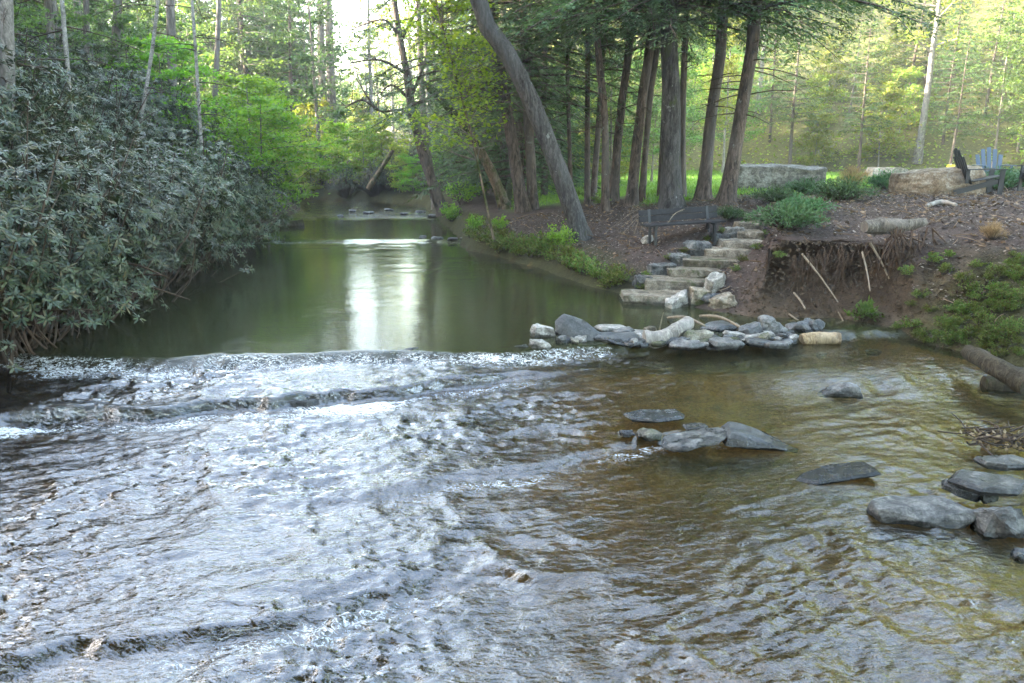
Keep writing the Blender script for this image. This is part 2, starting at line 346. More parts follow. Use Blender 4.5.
def zwater(x, y, waves=True, extra=False):
    t1, t2, t3, t4, m2, m3, m4 = ledges(x, y)
    S = lambda t, w: sstep(0, w, t)
    z = -.11 * S(t1, .35) - .14 * S(t2, .10) * m2 - .12 * S(t2, 1.2) * (1 - m2) - .06 * S(t3, .16) * m3 - .03 * S(t3, 2) * (1 - m3) - .08 * S(t4, .14) * m4 - .03 * S(t4, 2) * (1 - m4)
    z = z - .012 * np.maximum(t1, 0)
    z = z + .05 * sstep(21.3, 22, y) + .05 * sstep(28, 29, y) + .012 * np.maximum(y - 29, 0)
    if not waves: return z
    wx = x + .35 * fbm2(x * .9, y * .9, 3, 31); wy = y + .35 * fbm2(x * .9 + 40, y * .9, 3, 33)
    rap = sstep(-.05, .5, t1)
    ca, sa = math.cos(.38), math.sin(.38); wx, wy = wx * ca + wy * sa, -wx * sa + wy * ca
    calm = sstep(.9, 2.6, x + .25 * (9 - y) + 1.2 * fbm2(x * .5, y * .5, 2, 8)) * sstep(4.6, 6.4, y)          # the shallows on the right
    farr = np.exp(-((y - 20.9) / .7) ** 2) + .9 * sstep(28, 29.5, y) + .35 * np.exp(-((y - 17) / 3.) ** 2) * sstep(.5, .75, vn2(x * .5, y * .35, 4))
    calm = np.maximum(calm, .75 * sstep(.55, .75, vn2(x * .8 + 7, y * .9, 83)) * sstep(-.5, 1.5, x))
    amp = rap * (1 - .8 * calm) * (.25 + 1.5 * vn2(x * .8, y * .8, 77))
    fine = sstep(.35, .7, vn2(x * 1.1 + 9, y * 1.1, 79))
    r1 = ridge2(wx * 1.5, wy * 3.2, 3, 5) - .55
    r2 = ridge2(wx * 5.2, wy * 11, 3, 15) - .55
    r3 = ridge2(wx * 11 + 3, wy * 22, 2, 25) - .5
    near = 1 - sstep(8, 13, y)
    z = z + amp * (.09 * r1 + .058 * r2 * (.45 + .7 * fine) + .021 * r3 * near * (.35 + fine))
    z = z + farr * (.02 * r1 + .05 * (ridge2(x * .9, y * 1.6, 2, 45) - .55))
    z = z + (1 - rap) * (.003 * fbm2(x * 1.6, y * 1.1, 3, 55) + .011 * fbm2(x * 1.7, y * 3.2, 2, 57) * np.exp(-((x + .17 * y + .3) / 1.3) ** 2) * sstep(.4, .7, vn2(x * .6, y * .5, 58)))
    foam_glare = np.zeros_like(z)
    if extra:
        def band(t, a, b): return sstep(.08, .2, t) * (1 - sstep(a, b, t))
        foam_glare = (.55 * sstep(.0, .08, t1) * (1 - sstep(.15, .9, t1)) * (1 - .6 * sstep(2, 3, x)) + .95 * band(t2, .2, .7) * m2 + .6 * band(t3, .2, .6) * m3 + .35 * band(t4, .2, .5) * m4) * (.35 + 1.1 * vn2(x * 1.1, y * 1.6, 201))
        foam_glare = foam_glare + rap * (1 - calm) * (.0 + .44 * vn2(x * .7 + 3, y * .8, 210)) * (1 - .6 * sstep(.5, 4, x)) + .12 * sstep(28.3, 29.2, y) * (1 - sstep(36, 38, y)) + .6 * np.exp(-((y - 21.4) / .35) ** 2)  # white streaks over the rapids stand in for sky glare, beside real foam
        foam_glare = np.clip(foam_glare, 0, 1.2)
        return z, foam_glare, rap * (1 - .45 * calm) * (1 - .30 * sstep(-.5, 2.5, x))
    return z
STEPS = [(628, 682, 296, .62), (653, 705, 281, .55), (673, 719, 270, .5), (690, 736, 260, .5), (709, 746, 250, .5), (725, 763, 241, .5), (742, 763, 232, .45), (740, 763, 223, .4), (752, 776, 215, .4)]
STW = np.array([at_z((q[0] + q[1]) / 2, q[2], .16 + .132 * i) for i, q in enumerate(STEPS)])
def ground(x, y, detail=True):
    x = np.atleast_1d(np.asarray(x, float)); y = np.atleast_1d(np.asarray(y, float))
    dr, pr = sdist(x, y, RS); dl, pl = sdist(x, y, LS)
    wob = .25 * fbm2(x * .8, y * .8, 3, 91)
    dR = dr + np.where(np.abs(dr) < 6, wob, wob); e = dl + wob * 1.5
    # right bank
    zi = np.zeros(x.shape); dd = np.maximum(dR, 0)
    for k in range(len(PD) - 1):
        t = np.clip((dd - PD[k]) / (PD[k + 1] - PD[k]), 0, 1)
        a = np.interp(pr, PKk, PKt[:, k]); b = np.interp(pr, PKk, PKt[:, k + 1])
        m = (dd >= PD[k]) if k else np.ones(x.shape, bool)
        zi = np.where(m, a + (b - a) * t, zi)
    az = x / np.maximum(y, 1)
    hill = np.maximum(0, x * .38 + y * .93 - 53) * .72 * sstep(-.13, .1, az) * sstep(20, 34, y)
    hill = np.minimum(hill, 34 + .08 * hill)
    hill = hill + np.minimum(np.maximum(0, y - 50) * .14, 8) * sstep(.22, .36, -az) * (y > 20) + np.maximum(0, y - 55) * .035 * (y > 20)
    zr = zi + hill
    if detail: zr = zr + .10 * fbm2(x * 1.1, y * 1.1, 4, 12) * sstep(.2, 1.2, dR) * (1 + 3 * sstep(45, 60, y))
    best = np.full(x.shape, 9.); zt = np.zeros(x.shape)
    for i in range(len(STW) - 1):
        a_, b_ = STW[i], STW[i + 1]; ux, uy = b_[0] - a_[0], b_[1] - a_[1]
        tt = np.clip(((x - a_[0]) * ux + (y - a_[1]) * uy) / (ux * ux + uy * uy), 0, 1); dd_ = np.hypot(x - a_[0] - tt * ux, y - a_[1] - tt * uy)
        m = dd_ < best; best = np.where(m, dd_, best); zt = np.where(m, a_[2] + (b_[2] - a_[2]) * tt - .17, zt)
    wq = 1 - sstep(.42, .95, best); zr = np.where(zt < zr, zr + (zt - zr) * wq, zr)
    # left bank
    tall = 5.5 + 16 * (1 - sstep(.75, 1.2, y / np.maximum(-x, 4)))  # hill raised out of view on the left to block the low sun
    zl = np.interp(np.maximum(e, 0), [0, .3, .8, 2, 4, 7], [0, .45, .7, 1.0, 1.9, 3.4]) + np.maximum(e - 7, 0) * .8
    zl = np.where(zl > tall, tall + (zl - tall) * .06, zl)
    if detail: zl = zl + .35 * fbm2(x * .6, y * .6, 4, 44) * sstep(.3, 3, e)
    # bed
    w = zwater(x, y, False)
    deep = .19 + .5 * sstep(9.4, 11, y) + .34 * (1 - sstep(-1, 1.5, x)) * (y < 9.4)
    ed = np.minimum(np.maximum(-dR, 0), np.maximum(-e, 0))
    zb = w - .02 - (deep) * sstep(0, 1.2, ed) + (.07 * fbm2(x * 1.8, y * 1.8, 4, 66) if detail else 0)
    z = np.where(dR > 0, np.maximum(zr, np.minimum(zr, w - .05 + dR)), np.where(e > 0, zl + np.minimum(w, 0), zb))
    return z, dR, pr, e
def gz(x, y): return float(ground(x, y)[0][0])
def gp(px, py, y0=9.0, y1=80.):
    d = ray(px, py)
    Y = np.arange(y0, y1, .05); X = d[0] / d[1] * Y; Z = CZ + d[2] / d[1] * Y
    g = ground(X, Y)[0]; k = np.argmax(Z < g)
    if not (Z < g).any(): k = len(Y) - 1
    return np.array([X[k], Y[k], g[k]])
def scale_at(P): return FPX / (P[1] * cp - (P[2] - CZ) * sp)     # pixels per metre

def axis(segs):
    out = []
    for a, b, s in segs: out.append(np.arange(a, b - s * .3, s))
    return np.concatenate(out + [[segs[-1][1]]])
gx = axis([(-110, -40, 4), (-40, -14, 1.3), (-14, -9, .5), (-9, -5.5, .2), (-5.5, .5, .2), (.5, 4.2, .1), (4.2, 7.5, .04), (7.5, 14, .14), (14, 30, .7), (30, 110, 3.5)])
gy = axis([(-45, -6, 3), (-6, 8.5, .3), (8.5, 10.6, .07), (10.6, 12.8, .035), (12.8, 17, .1), (17, 26, .2), (26, 45, .5), (45, 80, 1.2), (80, 230, 6)])
GX, GY = np.meshgrid(gx, gy); sh = GX.shape
gz_, dR, pr, e = ground(GX.ravel(), GY.ravel())
X = GX.ravel().copy(); Y = GY.ravel().copy(); Z = gz_.copy()
# undercut of the eroded bank
prn = pr + .5 * fbm2(X * 1.6, Z * 2.4 + Y, 3, 19)
hol = sstep(14.0, 14.55, prn) * (1 - sstep(15.25, 15.8, prn))
q = np.clip((Z - .12) / 1.0, 0, 1)
push = hol * (np.sin(np.pi * q ** .85)) ** .7 * 1.5 * (dR > 0) * (dR < 1.4) * (.75 + .6 * fbm2(X * 3, Y * 3 + Z * 4, 3, 7))
push2 = .34 * fbm2(X * 4.2, Z * 5 + Y * 3, 4, 29) * sstep(14, 14.3, pr) * (1 - sstep(16.4, 17.2, pr)) * sstep(.15, .4, dR) * (1 - sstep(1.2, 1.8, dR))
Y2 = Y + push + push2; X2 = X + .15 * push
Z2 = Z
# colours of the ground by place
n1 = fbm2(X * .9, Y * .9, 4, 101) + .5; n2 = fbm2(X * 4, Y * 4, 3, 102) + .5
def cmix(a, b, t): return a * (1 - t)[:, None] + b * t[:, None]
C = lambda r, g, b: np.tile(np.array([r, g, b]), (len(X), 1))
mulch = cmix(C(.042, .031, .027), C(.082, .062, .054), np.clip(n2 * 1.2 - .1, 0, 1))
soil = cmix(C(.042, .03, .020), C(.088, .063, .043), np.clip(n2 * 1.4 - .2, 0, 1))
moss = cmix(C(.025, .028, .012), C(.06, .062, .022), np.clip(n2, 0, 1))
lawn = cmix(C(.10, .19, .03), C(.16, .25, .05), np.clip(n1, 0, 1))
lit = cmix(C(.065, .075, .028), C(.16, .15, .065), np.clip(n2 * 1.5 - .2, 0, 1))
bed = cmix(C(.16, .095, .032), C(.46, .29, .10), np.clip(n1 * 1.6 - .3, 0, 1)); bed = cmix(bed, C(.06, .05, .038), np.clip(n2 * 2.5 - 1.35, 0, 1))
c = mulch
face = sstep(13.3, 14.1, pr) * (1 - sstep(16, 17, pr)) * (1 - sstep(.75, 1.05, dR))
c = cmix(c, soil, face)
mz = np.clip(sstep(15.7, 16.4, pr) * (1 - sstep(.9, 2.0, dR + n1 * .8 - .4)) * (.6 + n1), 0, 1)
far_ = sstep(27, 31, Y) * (1 - sstep(-.06, .02, X / np.maximum(Y, 1))); mz = np.maximum(mz, far_)
mz = np.maximum(mz, (1 - sstep(10.5, 11.5, pr)) * (1 - sstep(.5, 1.2, dR + n1 - .5)))
c = cmix(c, moss, np.clip(mz, 0, 1) * .85)
lw = sstep(19.3, 20.2, Y + n1) * sstep(.165, .19, X / np.maximum(Y, 1) + .02 * n1)
lw = np.maximum(lw, sstep(20, 21, Y) * sstep(-.02, .02, X / np.maximum(Y, 1)) * sstep(22, 25, Y))
lw = lw * (1 - sstep(51.5, 54, X * .38 + Y * .93 + n1))
c = cmix(c, lawn, lw)
hl = sstep(51.5, 54, X * .38 + Y * .93 + n1) * (dR > 0)
c = cmix(c, lit, hl * sstep(-.1, .0, X / np.maximum(Y, 1))); c = cmix(c, soil * .7, hl * (1 - sstep(-.1, 0, X / np.maximum(Y, 1))))
c = np.where((e > 0)[:, None], cmix(C(.055, .04, .028), C(.10, .075, .05), np.clip(n2, 0, 1)), c)
wz = zwater(X, Y, False)
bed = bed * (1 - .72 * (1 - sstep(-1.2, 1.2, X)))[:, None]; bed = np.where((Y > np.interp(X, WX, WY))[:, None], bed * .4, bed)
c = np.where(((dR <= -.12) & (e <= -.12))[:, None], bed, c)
nx, ny = len(gx), len(gy)
ii = (np.arange(ny - 1)[:, None] * nx + np.arange(nx - 1)[None, :]).ravel()
gF = np.stack([ii, ii + 1, ii + nx + 1, ii + nx], 1)
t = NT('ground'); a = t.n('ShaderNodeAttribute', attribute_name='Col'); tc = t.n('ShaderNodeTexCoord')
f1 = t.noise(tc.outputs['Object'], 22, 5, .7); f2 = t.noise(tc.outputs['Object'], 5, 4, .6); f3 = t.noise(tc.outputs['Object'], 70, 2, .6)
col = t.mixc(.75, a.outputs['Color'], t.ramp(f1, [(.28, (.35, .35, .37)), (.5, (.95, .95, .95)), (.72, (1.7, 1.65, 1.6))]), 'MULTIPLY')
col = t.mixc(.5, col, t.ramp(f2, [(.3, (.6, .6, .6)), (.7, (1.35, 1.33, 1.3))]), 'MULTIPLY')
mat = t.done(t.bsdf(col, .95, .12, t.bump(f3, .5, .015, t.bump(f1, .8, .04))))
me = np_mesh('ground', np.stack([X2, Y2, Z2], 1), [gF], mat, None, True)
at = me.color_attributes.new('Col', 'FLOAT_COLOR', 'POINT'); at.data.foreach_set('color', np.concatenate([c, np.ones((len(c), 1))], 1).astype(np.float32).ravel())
setting(obj('ground', me))

# ------------------------------------------------------------------ water
wxs = axis([(-75, -16, 3), (-16, -8.5, .35), (-8.5, -5.2, .06), (-5.2, 5, .032), (5, 8, .05), (8, 14, .4)])
wys = axis([(-40, 2.2, 1.5), (2.2, 6.5, .02), (6.5, 9.9, .028), (9.9, 13, .07), (13, 24, .1), (24, 40, .14), (40, 76, 2)])
WXg, WYg = np.meshgrid(wxs, wys); wx_, wy_ = WXg.ravel(), WYg.ravel()
wz_, foam_glare, rap = zwater(wx_, wy_, True, True)
nx, ny = len(wxs), len(wys)
ii = (np.arange(ny - 1)[:, None] * nx + np.arange(nx - 1)[None, :]).ravel()
WF = np.stack([ii, ii + 1, ii + nx + 1, ii + nx], 1)
dr_, _ = sdist(wx_, wy_, RS); dl_, _ = sdist(wx_, wy_, LS)
ok = ((dr_ < .9) & (dl_ < .9)); WF = WF[ok[WF].all(1)]
t = NT('creek_water'); tc = t.n('ShaderNodeTexCoord'); fo = t.n('ShaderNodeAttribute', attribute_name='foam_glare'); ra = t.n('ShaderNodeAttribute', attribute_name='rapid')
mp = t.n('ShaderNodeMapping'); mp.inputs['Scale'].default_value = (.7, 1.6, 1); mp.inputs['Rotation'].default_value = (0, 0, -.38); t.l(tc.outputs['Object'], mp.inputs[0]); v = mp.outputs[0]
h1 = t.noise(v, 26, 3, .6, .6); h2 = t.noise(v, 10, 3, .55, 1.0); h3 = t.noise(v, 3.2, 2, .5)
hs = t.math('ADD', t.math('MULTIPLY', h1, t.math('MULTIPLY_ADD', ra.outputs['Fac'], .004, .0004)), t.math('MULTIPLY', h2, t.math('MULTIPLY_ADD', ra.outputs['Fac'], .015, .0028)))
nb = t.bump(hs, 1.0, 1.0)
fr = t.n('ShaderNodeFresnel'); t.l(t.math('MULTIPLY_ADD', t.math('POWER', ra.outputs['Fac'], 2.0), .72, 1.34), fr.inputs['IOR']); t.l(nb, fr.inputs['Normal'])
gl = t.n('ShaderNodeBsdfGlossy'); gl.inputs['Roughness'].default_value = .02; gl.inputs['Color'].default_value = (1, 1, 1, 1); t.l(nb, gl.inputs['Normal'])
trn = t.n('ShaderNodeBsdfTransparent'); trn.inputs[0].default_value = (.9, .78, .52, 1)
df = t.n('ShaderNodeBsdfDiffuse'); t.l(t.mixc(ra.outputs['Fac'], (.030, .033, .014), (.020, .013, .006)), df.inputs[0])
mu = t.n('ShaderNodeMixShader'); t.l(t.math('MULTIPLY_ADD', ra.outputs['Fac'], -.75, .82), mu.inputs[0]); t.l(trn.outputs[0], mu.inputs[1]); t.l(df.outputs[0], mu.inputs[2])
body = t.n('ShaderNodeMixShader'); t.l(fr.outputs[0], body.inputs[0]); t.l(mu.outputs[0], body.inputs[1]); t.l(gl.outputs[0], body.inputs[2])
fd = t.n('ShaderNodeBsdfDiffuse'); fd.inputs[0].default_value = (.68, .68, .67, 1)
fn = t.noise(v, 16, 6, .75, 1.6); fn2 = t.noise(v, 2.6, 3, .6, .5)
mp2 = t.n('ShaderNodeMapping'); mp2.inputs['Scale'].default_value = (1, 1.7, 1); mp2.inputs['Rotation'].default_value = (0, 0, .35); t.l(tc.outputs['Object'], mp2.inputs[0])
wb = t.noise(mp2.outputs[0], 8, 4, .6, 1.5); web = t.math('MULTIPLY_ADD', t.math('ABSOLUTE', t.math('MULTIPLY_ADD', wb, 2, -1)), -2.2, 1)
fsum = t.math('ADD', t.math('ADD', t.math('MULTIPLY', fn, .45), t.math('MULTIPLY', fn2, .25)), t.math('MULTIPLY', web, .3))
thr = t.math('MULTIPLY_ADD', fo.outputs['Fac'], -.23, .75)
fm = t.n('ShaderNodeMapRange'); t.l(fsum, fm.inputs[0]); t.l(thr, fm.inputs[1]); t.l(t.math('ADD', thr, .11), fm.inputs[2])
ff = t.math('MULTIPLY', fm.outputs[0], t.math('MINIMUM', t.math('MULTIPLY', fo.outputs['Fac'], 1.5), .85))
fin = t.n('ShaderNodeMixShader'); t.l(ff, fin.inputs[0]); t.l(body.outputs[0], fin.inputs[1]); t.l(fd.outputs[0], fin.inputs[2])
mat = t.done(fin.outputs[0])
me = np_mesh('creek_water', np.stack([wx_, wy_, wz_], 1), [WF], mat, None, True)
for nm, arr in (('foam_glare', foam_glare), ('rapid', np.maximum(rap, .8 * sstep(28.3, 29, wy_)))):
    at = me.attributes.new(nm, 'FLOAT', 'POINT'); at.data.foreach_set('value', arr.astype(np.float32))
bm = bmesh.new(); bm.from_mesh(me); bmesh.ops.delete(bm, geom=[v for v in bm.verts if not v.link_faces], context='VERTS'); bm.to_mesh(me); bm.free()
setting(obj('creek_water', me))

# ------------------------------------------------------------------ rocks
def rock_mesh(name, size, seed, style, mat, rough=.035):
    rr = np.random.default_rng(seed); bm = bmesh.new()
    if style == 'slab':
        n = rr.integers(6, 9); th = np.sort(np.linspace(0, 2 * np.pi, n, endpoint=False) + rr.uniform(-.25, .25, n))
        pr_ = rr.uniform(.82, 1.1, n)
        sq = 1 / np.maximum(np.abs(np.cos(th)), np.abs(np.sin(th)) * 1.0) ** .6
        P = [(np.cos(a) * q * s * k * .5 + rr.uniform(-.03, .03), np.sin(a) * q * s * k * .5, z + rr.uniform(-.06, .06)) for z, k in ((-.5, .93), (.02, 1.03), (.5, .9)) for a, q, s in zip(th, pr_, sq)]
    elif style == 'block':
        P = [(sx * .5 * rr.uniform(.88, 1.05), sy * .5 * rr.uniform(.85, 1.05), sz * .5 * rr.uniform(.86, 1.05)) for sx in (-1, 1) for sy in (-1, 1) for sz in (-1, 1)]
        P += [(rr.uniform(-.3, .3), s * .54, rr.uniform(-.3, .3)) for s in (-1, 1)] + [(rr.uniform(-.3, .3), rr.uniform(-.3, .3), .52)]
    elif style == 'wedge':
        P = [(-.5, -.4, -.5), (-.5, .4, -.5), (.5, -.25, -.5), (.5, .2, -.5), (-.42, -.3, .35), (-.38, .35, .45), (-.15, -.2, .5), (-.1, .3, .5), (.5, -.15, -.3), (.2, .3, .0), (.2, -.35, -.1)]
        P = [tuple(np.array(p) + rr.uniform(-.04, .04, 3)) for p in P]
    else:
        n = 34 if style == 'round' else 17
        D = nrm(rr.normal(size=(n, 3))); ex = .75 if style == 'round' else .6
        Q = np.sign(D) * np.abs(D) ** ex; Q = Q / np.max(np.abs(Q), axis=0); P = [tuple(p * .5 * rr.uniform(.88, 1.04)) for p in Q]
    for p in P: bm.verts.new(Vector(p) * 1.0)
    for v in bm.verts: v.co = Vector((v.co.x * size[0], v.co.y * size[1], v.co.z * size[2]))
    r = bmesh.ops.convex_hull(bm, input=bm.verts[:])
    bmesh.ops.delete(bm, geom=list({g for g in r['geom_interior'] + r['geom_unused'] if isinstance(g, bmesh.types.BMVert)}), context='VERTS')
    bmesh.ops.dissolve_limit(bm, angle_limit=R_(9), verts=bm.verts[:], edges=bm.edges[:])
    md = min(size)
    bmesh.ops.bevel(bm, geom=bm.edges[:], offset=md * (.15 if style == 'round' else .045), segments=2, affect='EDGES', profile=.6, clamp_overlap=True)
    bmesh.ops.triangulate(bm, faces=bm.faces[:])
    for it in range(4):
        ml = max(size) * .13
        ed = [e for e in bm.edges if e.calc_length() > ml]
        if not ed or len(bm.verts) > 3500: break
        bmesh.ops.subdivide_edges(bm, edges=ed, cuts=1, use_grid_fill=False)
        bmesh.ops.triangulate(bm, faces=bm.faces[:])
    bmesh.ops.recalc_face_normals(bm, faces=bm.faces[:]); bm.normal_update()
    co = np.array([v.co for v in bm.verts]); no = np.array([v.normal for v in bm.verts])
    s = 2.2 / max(size)
    d = (vn3(co * s * 1.6 + seed, 1) - .5) * 1.3 + (vn3(co * s * 4 + seed, 2) - .5) * .8 + (vn3(co * s * 9 + seed, 3) - .5) * .4
    co = co + no * (d * md * rough * 4)[:, None]
    for v, p in zip(bm.verts, co): v.co = p
    for f in bm.faces: f.smooth = True
    bm.normal_update()
    if style != 'round':
        for e in bm.edges:
            if len(e.link_faces) == 2 and e.calc_face_angle(0) > .42: e.smooth = False
    me = bpy.data.meshes.new(name); bm.to_mesh(me); bm.free(); me.materials.append(mat)
    return me
RSEED = [100]
def rock(name, label, cx, ytop, ybot, wpx, mat, style='slab', z=None, rot=(0, 0, 0), depth=.7, sink=.3, group=None, cat='rock', on=None, rough=.045, yoff=0):
    """a stone whose visible box in the picture is wpx wide from ytop to ybot, its foot on the water or ground"""
    RSEED[0] += 1
    if z is None: P = gp(cx, ybot)
    else: P = at_z(cx, ybot, z)
    s = scale_at(P); w = wpx / s
    tilt = math.atan2(P[1], CZ - P[2]); ci = math.cos(math.pi / 2 - tilt)   # vertical foreshortening
    dep = w * depth
    hpx = (ybot - ytop) / s
    dip = (CZ - P[2]) / math.hypot(P[1], CZ - P[2])                          # sin of the look-down angle
    h = max((hpx - dep * dip * .85) / math.sqrt(1 - dip * dip), .22 * hpx, .03)
    if name in ('stream_rock', 'pile_rock'): h *= {'slab': .6, 'wedge': .8, 'rock': .9}.get(style, .85)
    me = rock_mesh(name, (w, dep, h * (1 + sink)), RSEED[0], style, M[mat], rough)
    o = obj(name, me, None, (P[0], P[1] + dep * .42 + yoff, P[2] + h * .5 * (1 - sink)))
    o.rotation_euler = [R_(a) for a in rot]
    tag(o, label, cat, group); o['wetline'] = float(-h * .5 * (1 - sink)) if z is not None else -50.0
    return o
GS = 'stone steps up the bank'; GD = 'stones of the rock dam'; GR = 'rocks lying in the stream'; GW = 'dark rocks along the weir'; GB = 'stones edging the steps'; GC = 'rocks piled at the right edge'
# treads: (x0, x1, yfront, top z)
for i, (x0, x1, yf, d, lab) in enumerate([
        (628, 682, 296, .62, 'lowest and widest stone step, standing in the pool at the foot of the stairs'),
        (653, 705, 281, .55, 'second stone step from the water, with a square front face'),
        (673, 719, 270, .5, 'third stone step from the water, pale tread between side stones'),
        (690, 736, 260, .5, 'fourth stone step from the water, its right end over the bare soil'),
        (709, 746, 250, .5, 'fifth stone step from the water, beside the long grey side stone'),
        (725, 763, 241, .5, 'sixth stone step from the water, broad tread high on the bank'),
        (742, 763, 232, .45, 'seventh stone step from the water, short and half hidden by juniper'),
        (740, 763, 223, .4, 'eighth stone step from the water, narrow and brown'),
        (752, 776, 215, .4, 'topmost small stone step just below the juniper')]):
    z = .16 + .132 * i; P = at_z((x0 + x1) / 2, yf, z); s = scale_at(P); w = (x1 - x0) / s * 1.22
    o = obj('stone_step', rock_mesh('stone_step', (w, d + .1, .24), 900 + i, 'block', M['stone_tan'], .02), None, (P[0], P[1] + d * .5, z - .115))
    o.rotation_euler = (0, R_(1.2), R_(-6 + 3 * (i % 3))); tag(o, lab, 'step', GS); o['wetline'] = -.03 if i == 0 else -50.0
for x0, x1, yt, yb, lab, m in [(636, 652, 275, 288, 'small square stone at the left end of the lowest steps', 'stone_grey'), (649, 673, 263, 278, 'blocky side stone left of the second step', 'stone_grey'),
        (670, 689, 254, 268, 'rounded block left of the third step', 'stone_grey'), (684, 709, 242, 257, 'long grey side stone left of the fourth step', 'stone_grey'),
        (711, 728, 235, 247, 'grey cube of stone left of the fifth step', 'stone_grey'), (725, 743, 227, 239, 'bluish grey stone left of the sixth step', 'stone_pale')]:
    rock('side_stone', lab, (x0 + x1) / 2, yt, yb, x1 - x0 + 2, m, 'block', depth=.75, sink=.5, group=GB, rot=(0, 0, random.uniform(-12, 12)))
rock('leaning_slab', 'pale flat slab leaning at the right side of the second step', 716, 273, 294, 26, 'stone_pale', 'slab', rot=(18, -18, 30), depth=.6, group=GB)
rock('leaning_slab', 'pale wedge of stone tilted in the water below the lowest step', 678, 294, 309, 28, 'stone_pale', 'slab', z=-.02, rot=(8, -24, 24), depth=.6, group=GB)
rock('upright_stone', 'upright tan stone between the two tilted slabs at the stair foot', 698, 287, 307, 18, 'stone_tan', 'block', z=.0, rot=(6, 8, 14), depth=.6, group=GB)
rock('dark_stone', 'small dark stone wedged behind the upright tan stone', 713, 292, 304, 24, 'stone_dark', 'rock', rot=(0, 10, -10), group=GB)
rock('tilted_slab', 'pale tan slab on the soil just above the rock dam', 724, 296, 311, 30, 'stone_tan', 'slab', rot=(6, -14, -8), depth=.6, group=GB)
for x0, x1, yt, yb, m, st, rt, lab in [
        (528, 556, 324, 337, 'stone_pale', 'slab', (0, 6, 10), 'pale rounded slab at the left end of the rock dam'),
        (530, 551, 338, 349, 'stone_pale', 'round', (0, 12, 0), 'small pale stone in the white water below the left end of the dam'),
        (593, 630, 323, 333, 'stone_pale', 'slab', (0, 3, -6), 'thin pale slab just right of the big dark disc'),
        (594, 646, 331, 343, 'stone_dark', 'slab', (0, 2, 4), 'long dark slab low in the dam under the thin pale slab'),
        (622, 648, 329, 336, 'stone_pale', 'slab', (0, -4, 0), 'light grey slab touching the butt of the driftwood'),
        (644, 657, 325, 334, 'stone_tan', 'rock', (0, 0, 20), 'small pinkish stone behind the driftwood'),
        (684, 716, 327, 343, 'stone_moss', 'rock', (0, 0, 10), 'mossy brown rock right of the driftwood'),
        (671, 709, 338, 350, 'stone_grey', 'round', (0, 0, 5), 'low rounded grey rock in front of the driftwood'),
        (707, 748, 337, 348, 'stone_grey', 'slab', (0, 0, -4), 'flat grey rock at the waterline in the middle of the dam'),
        (704, 743, 321, 331, 'stone_dark', 'slab', (0, -4, 6), 'dark flat slab at the back of the dam under a stick'),
        (725, 746, 331, 339, 'stone_pale', 'slab', (0, 8, 0), 'small light slab leaning on the dark slabs of the dam'),
        (741, 764, 324, 338, 'stone_dark', 'slab', (0, -22, 10), 'dark slate tilted against the big angular rock'),
        (745, 777, 331, 340, 'stone_pale', 'slab', (0, -8, 0), 'pale edged slab stacked at the right of the dam'),
        (748, 776, 338, 346, 'stone_dark', 'slab', (0, 3, 0), 'dark slab under the pale edged slab'),
        (765, 793, 340, 348, 'stone_grey', 'slab', (0, 0, 0), 'flat grey stone at the right toe of the dam'),
        (762, 792, 313, 335, 'stone_grey', 'wedge', (0, -10, 0), 'big angular grey rock standing at the right end of the dam'),
        (790, 818, 318, 332, 'stone_dark', 'rock', (0, 0, 0), 'dark rock under the overhanging bank behind the sawn log'),
        (806, 830, 318, 331, 'stone_dark', 'rock', (0, 0, 30), 'dark rounded rock at the foot of the root wad'),
        (655, 684, 333, 344, 'stone_dark', 'rock', (0, 0, 0), 'dark rock pinned beneath the driftwood'),
        (690, 722, 333, 341, 'stone_dark', 'slab', (0, 5, 0), 'dark slab between the mossy rock and the flat grey rock')]:
    rock('dam_stone', lab, (x0 + x1) / 2, yt, yb, x1 - x0 + 2, m, st, z=.0, rot=rt, depth=.62, sink=.4, group=GD)
for k in range(46):   # small filler stones of the dam
    x = random.uniform(560, 794); y = 342 - abs(random.gauss(0, 5)) - max(0, (x - 740) * .07) + 4
    rock('cobble', 'small flat cobble packed between the larger dam stones', x, y - random.uniform(5, 8), y, random.uniform(10, 27), random.choice(['stone_dark', 'stone_grey', 'stone_dark', 'stone_moss', 'stone_pale']), random.choice(['rock', 'slab']), z=.0, rot=(0, random.uniform(-20, 20), random.uniform(0, 90)), group='cobbles in the rock dam')
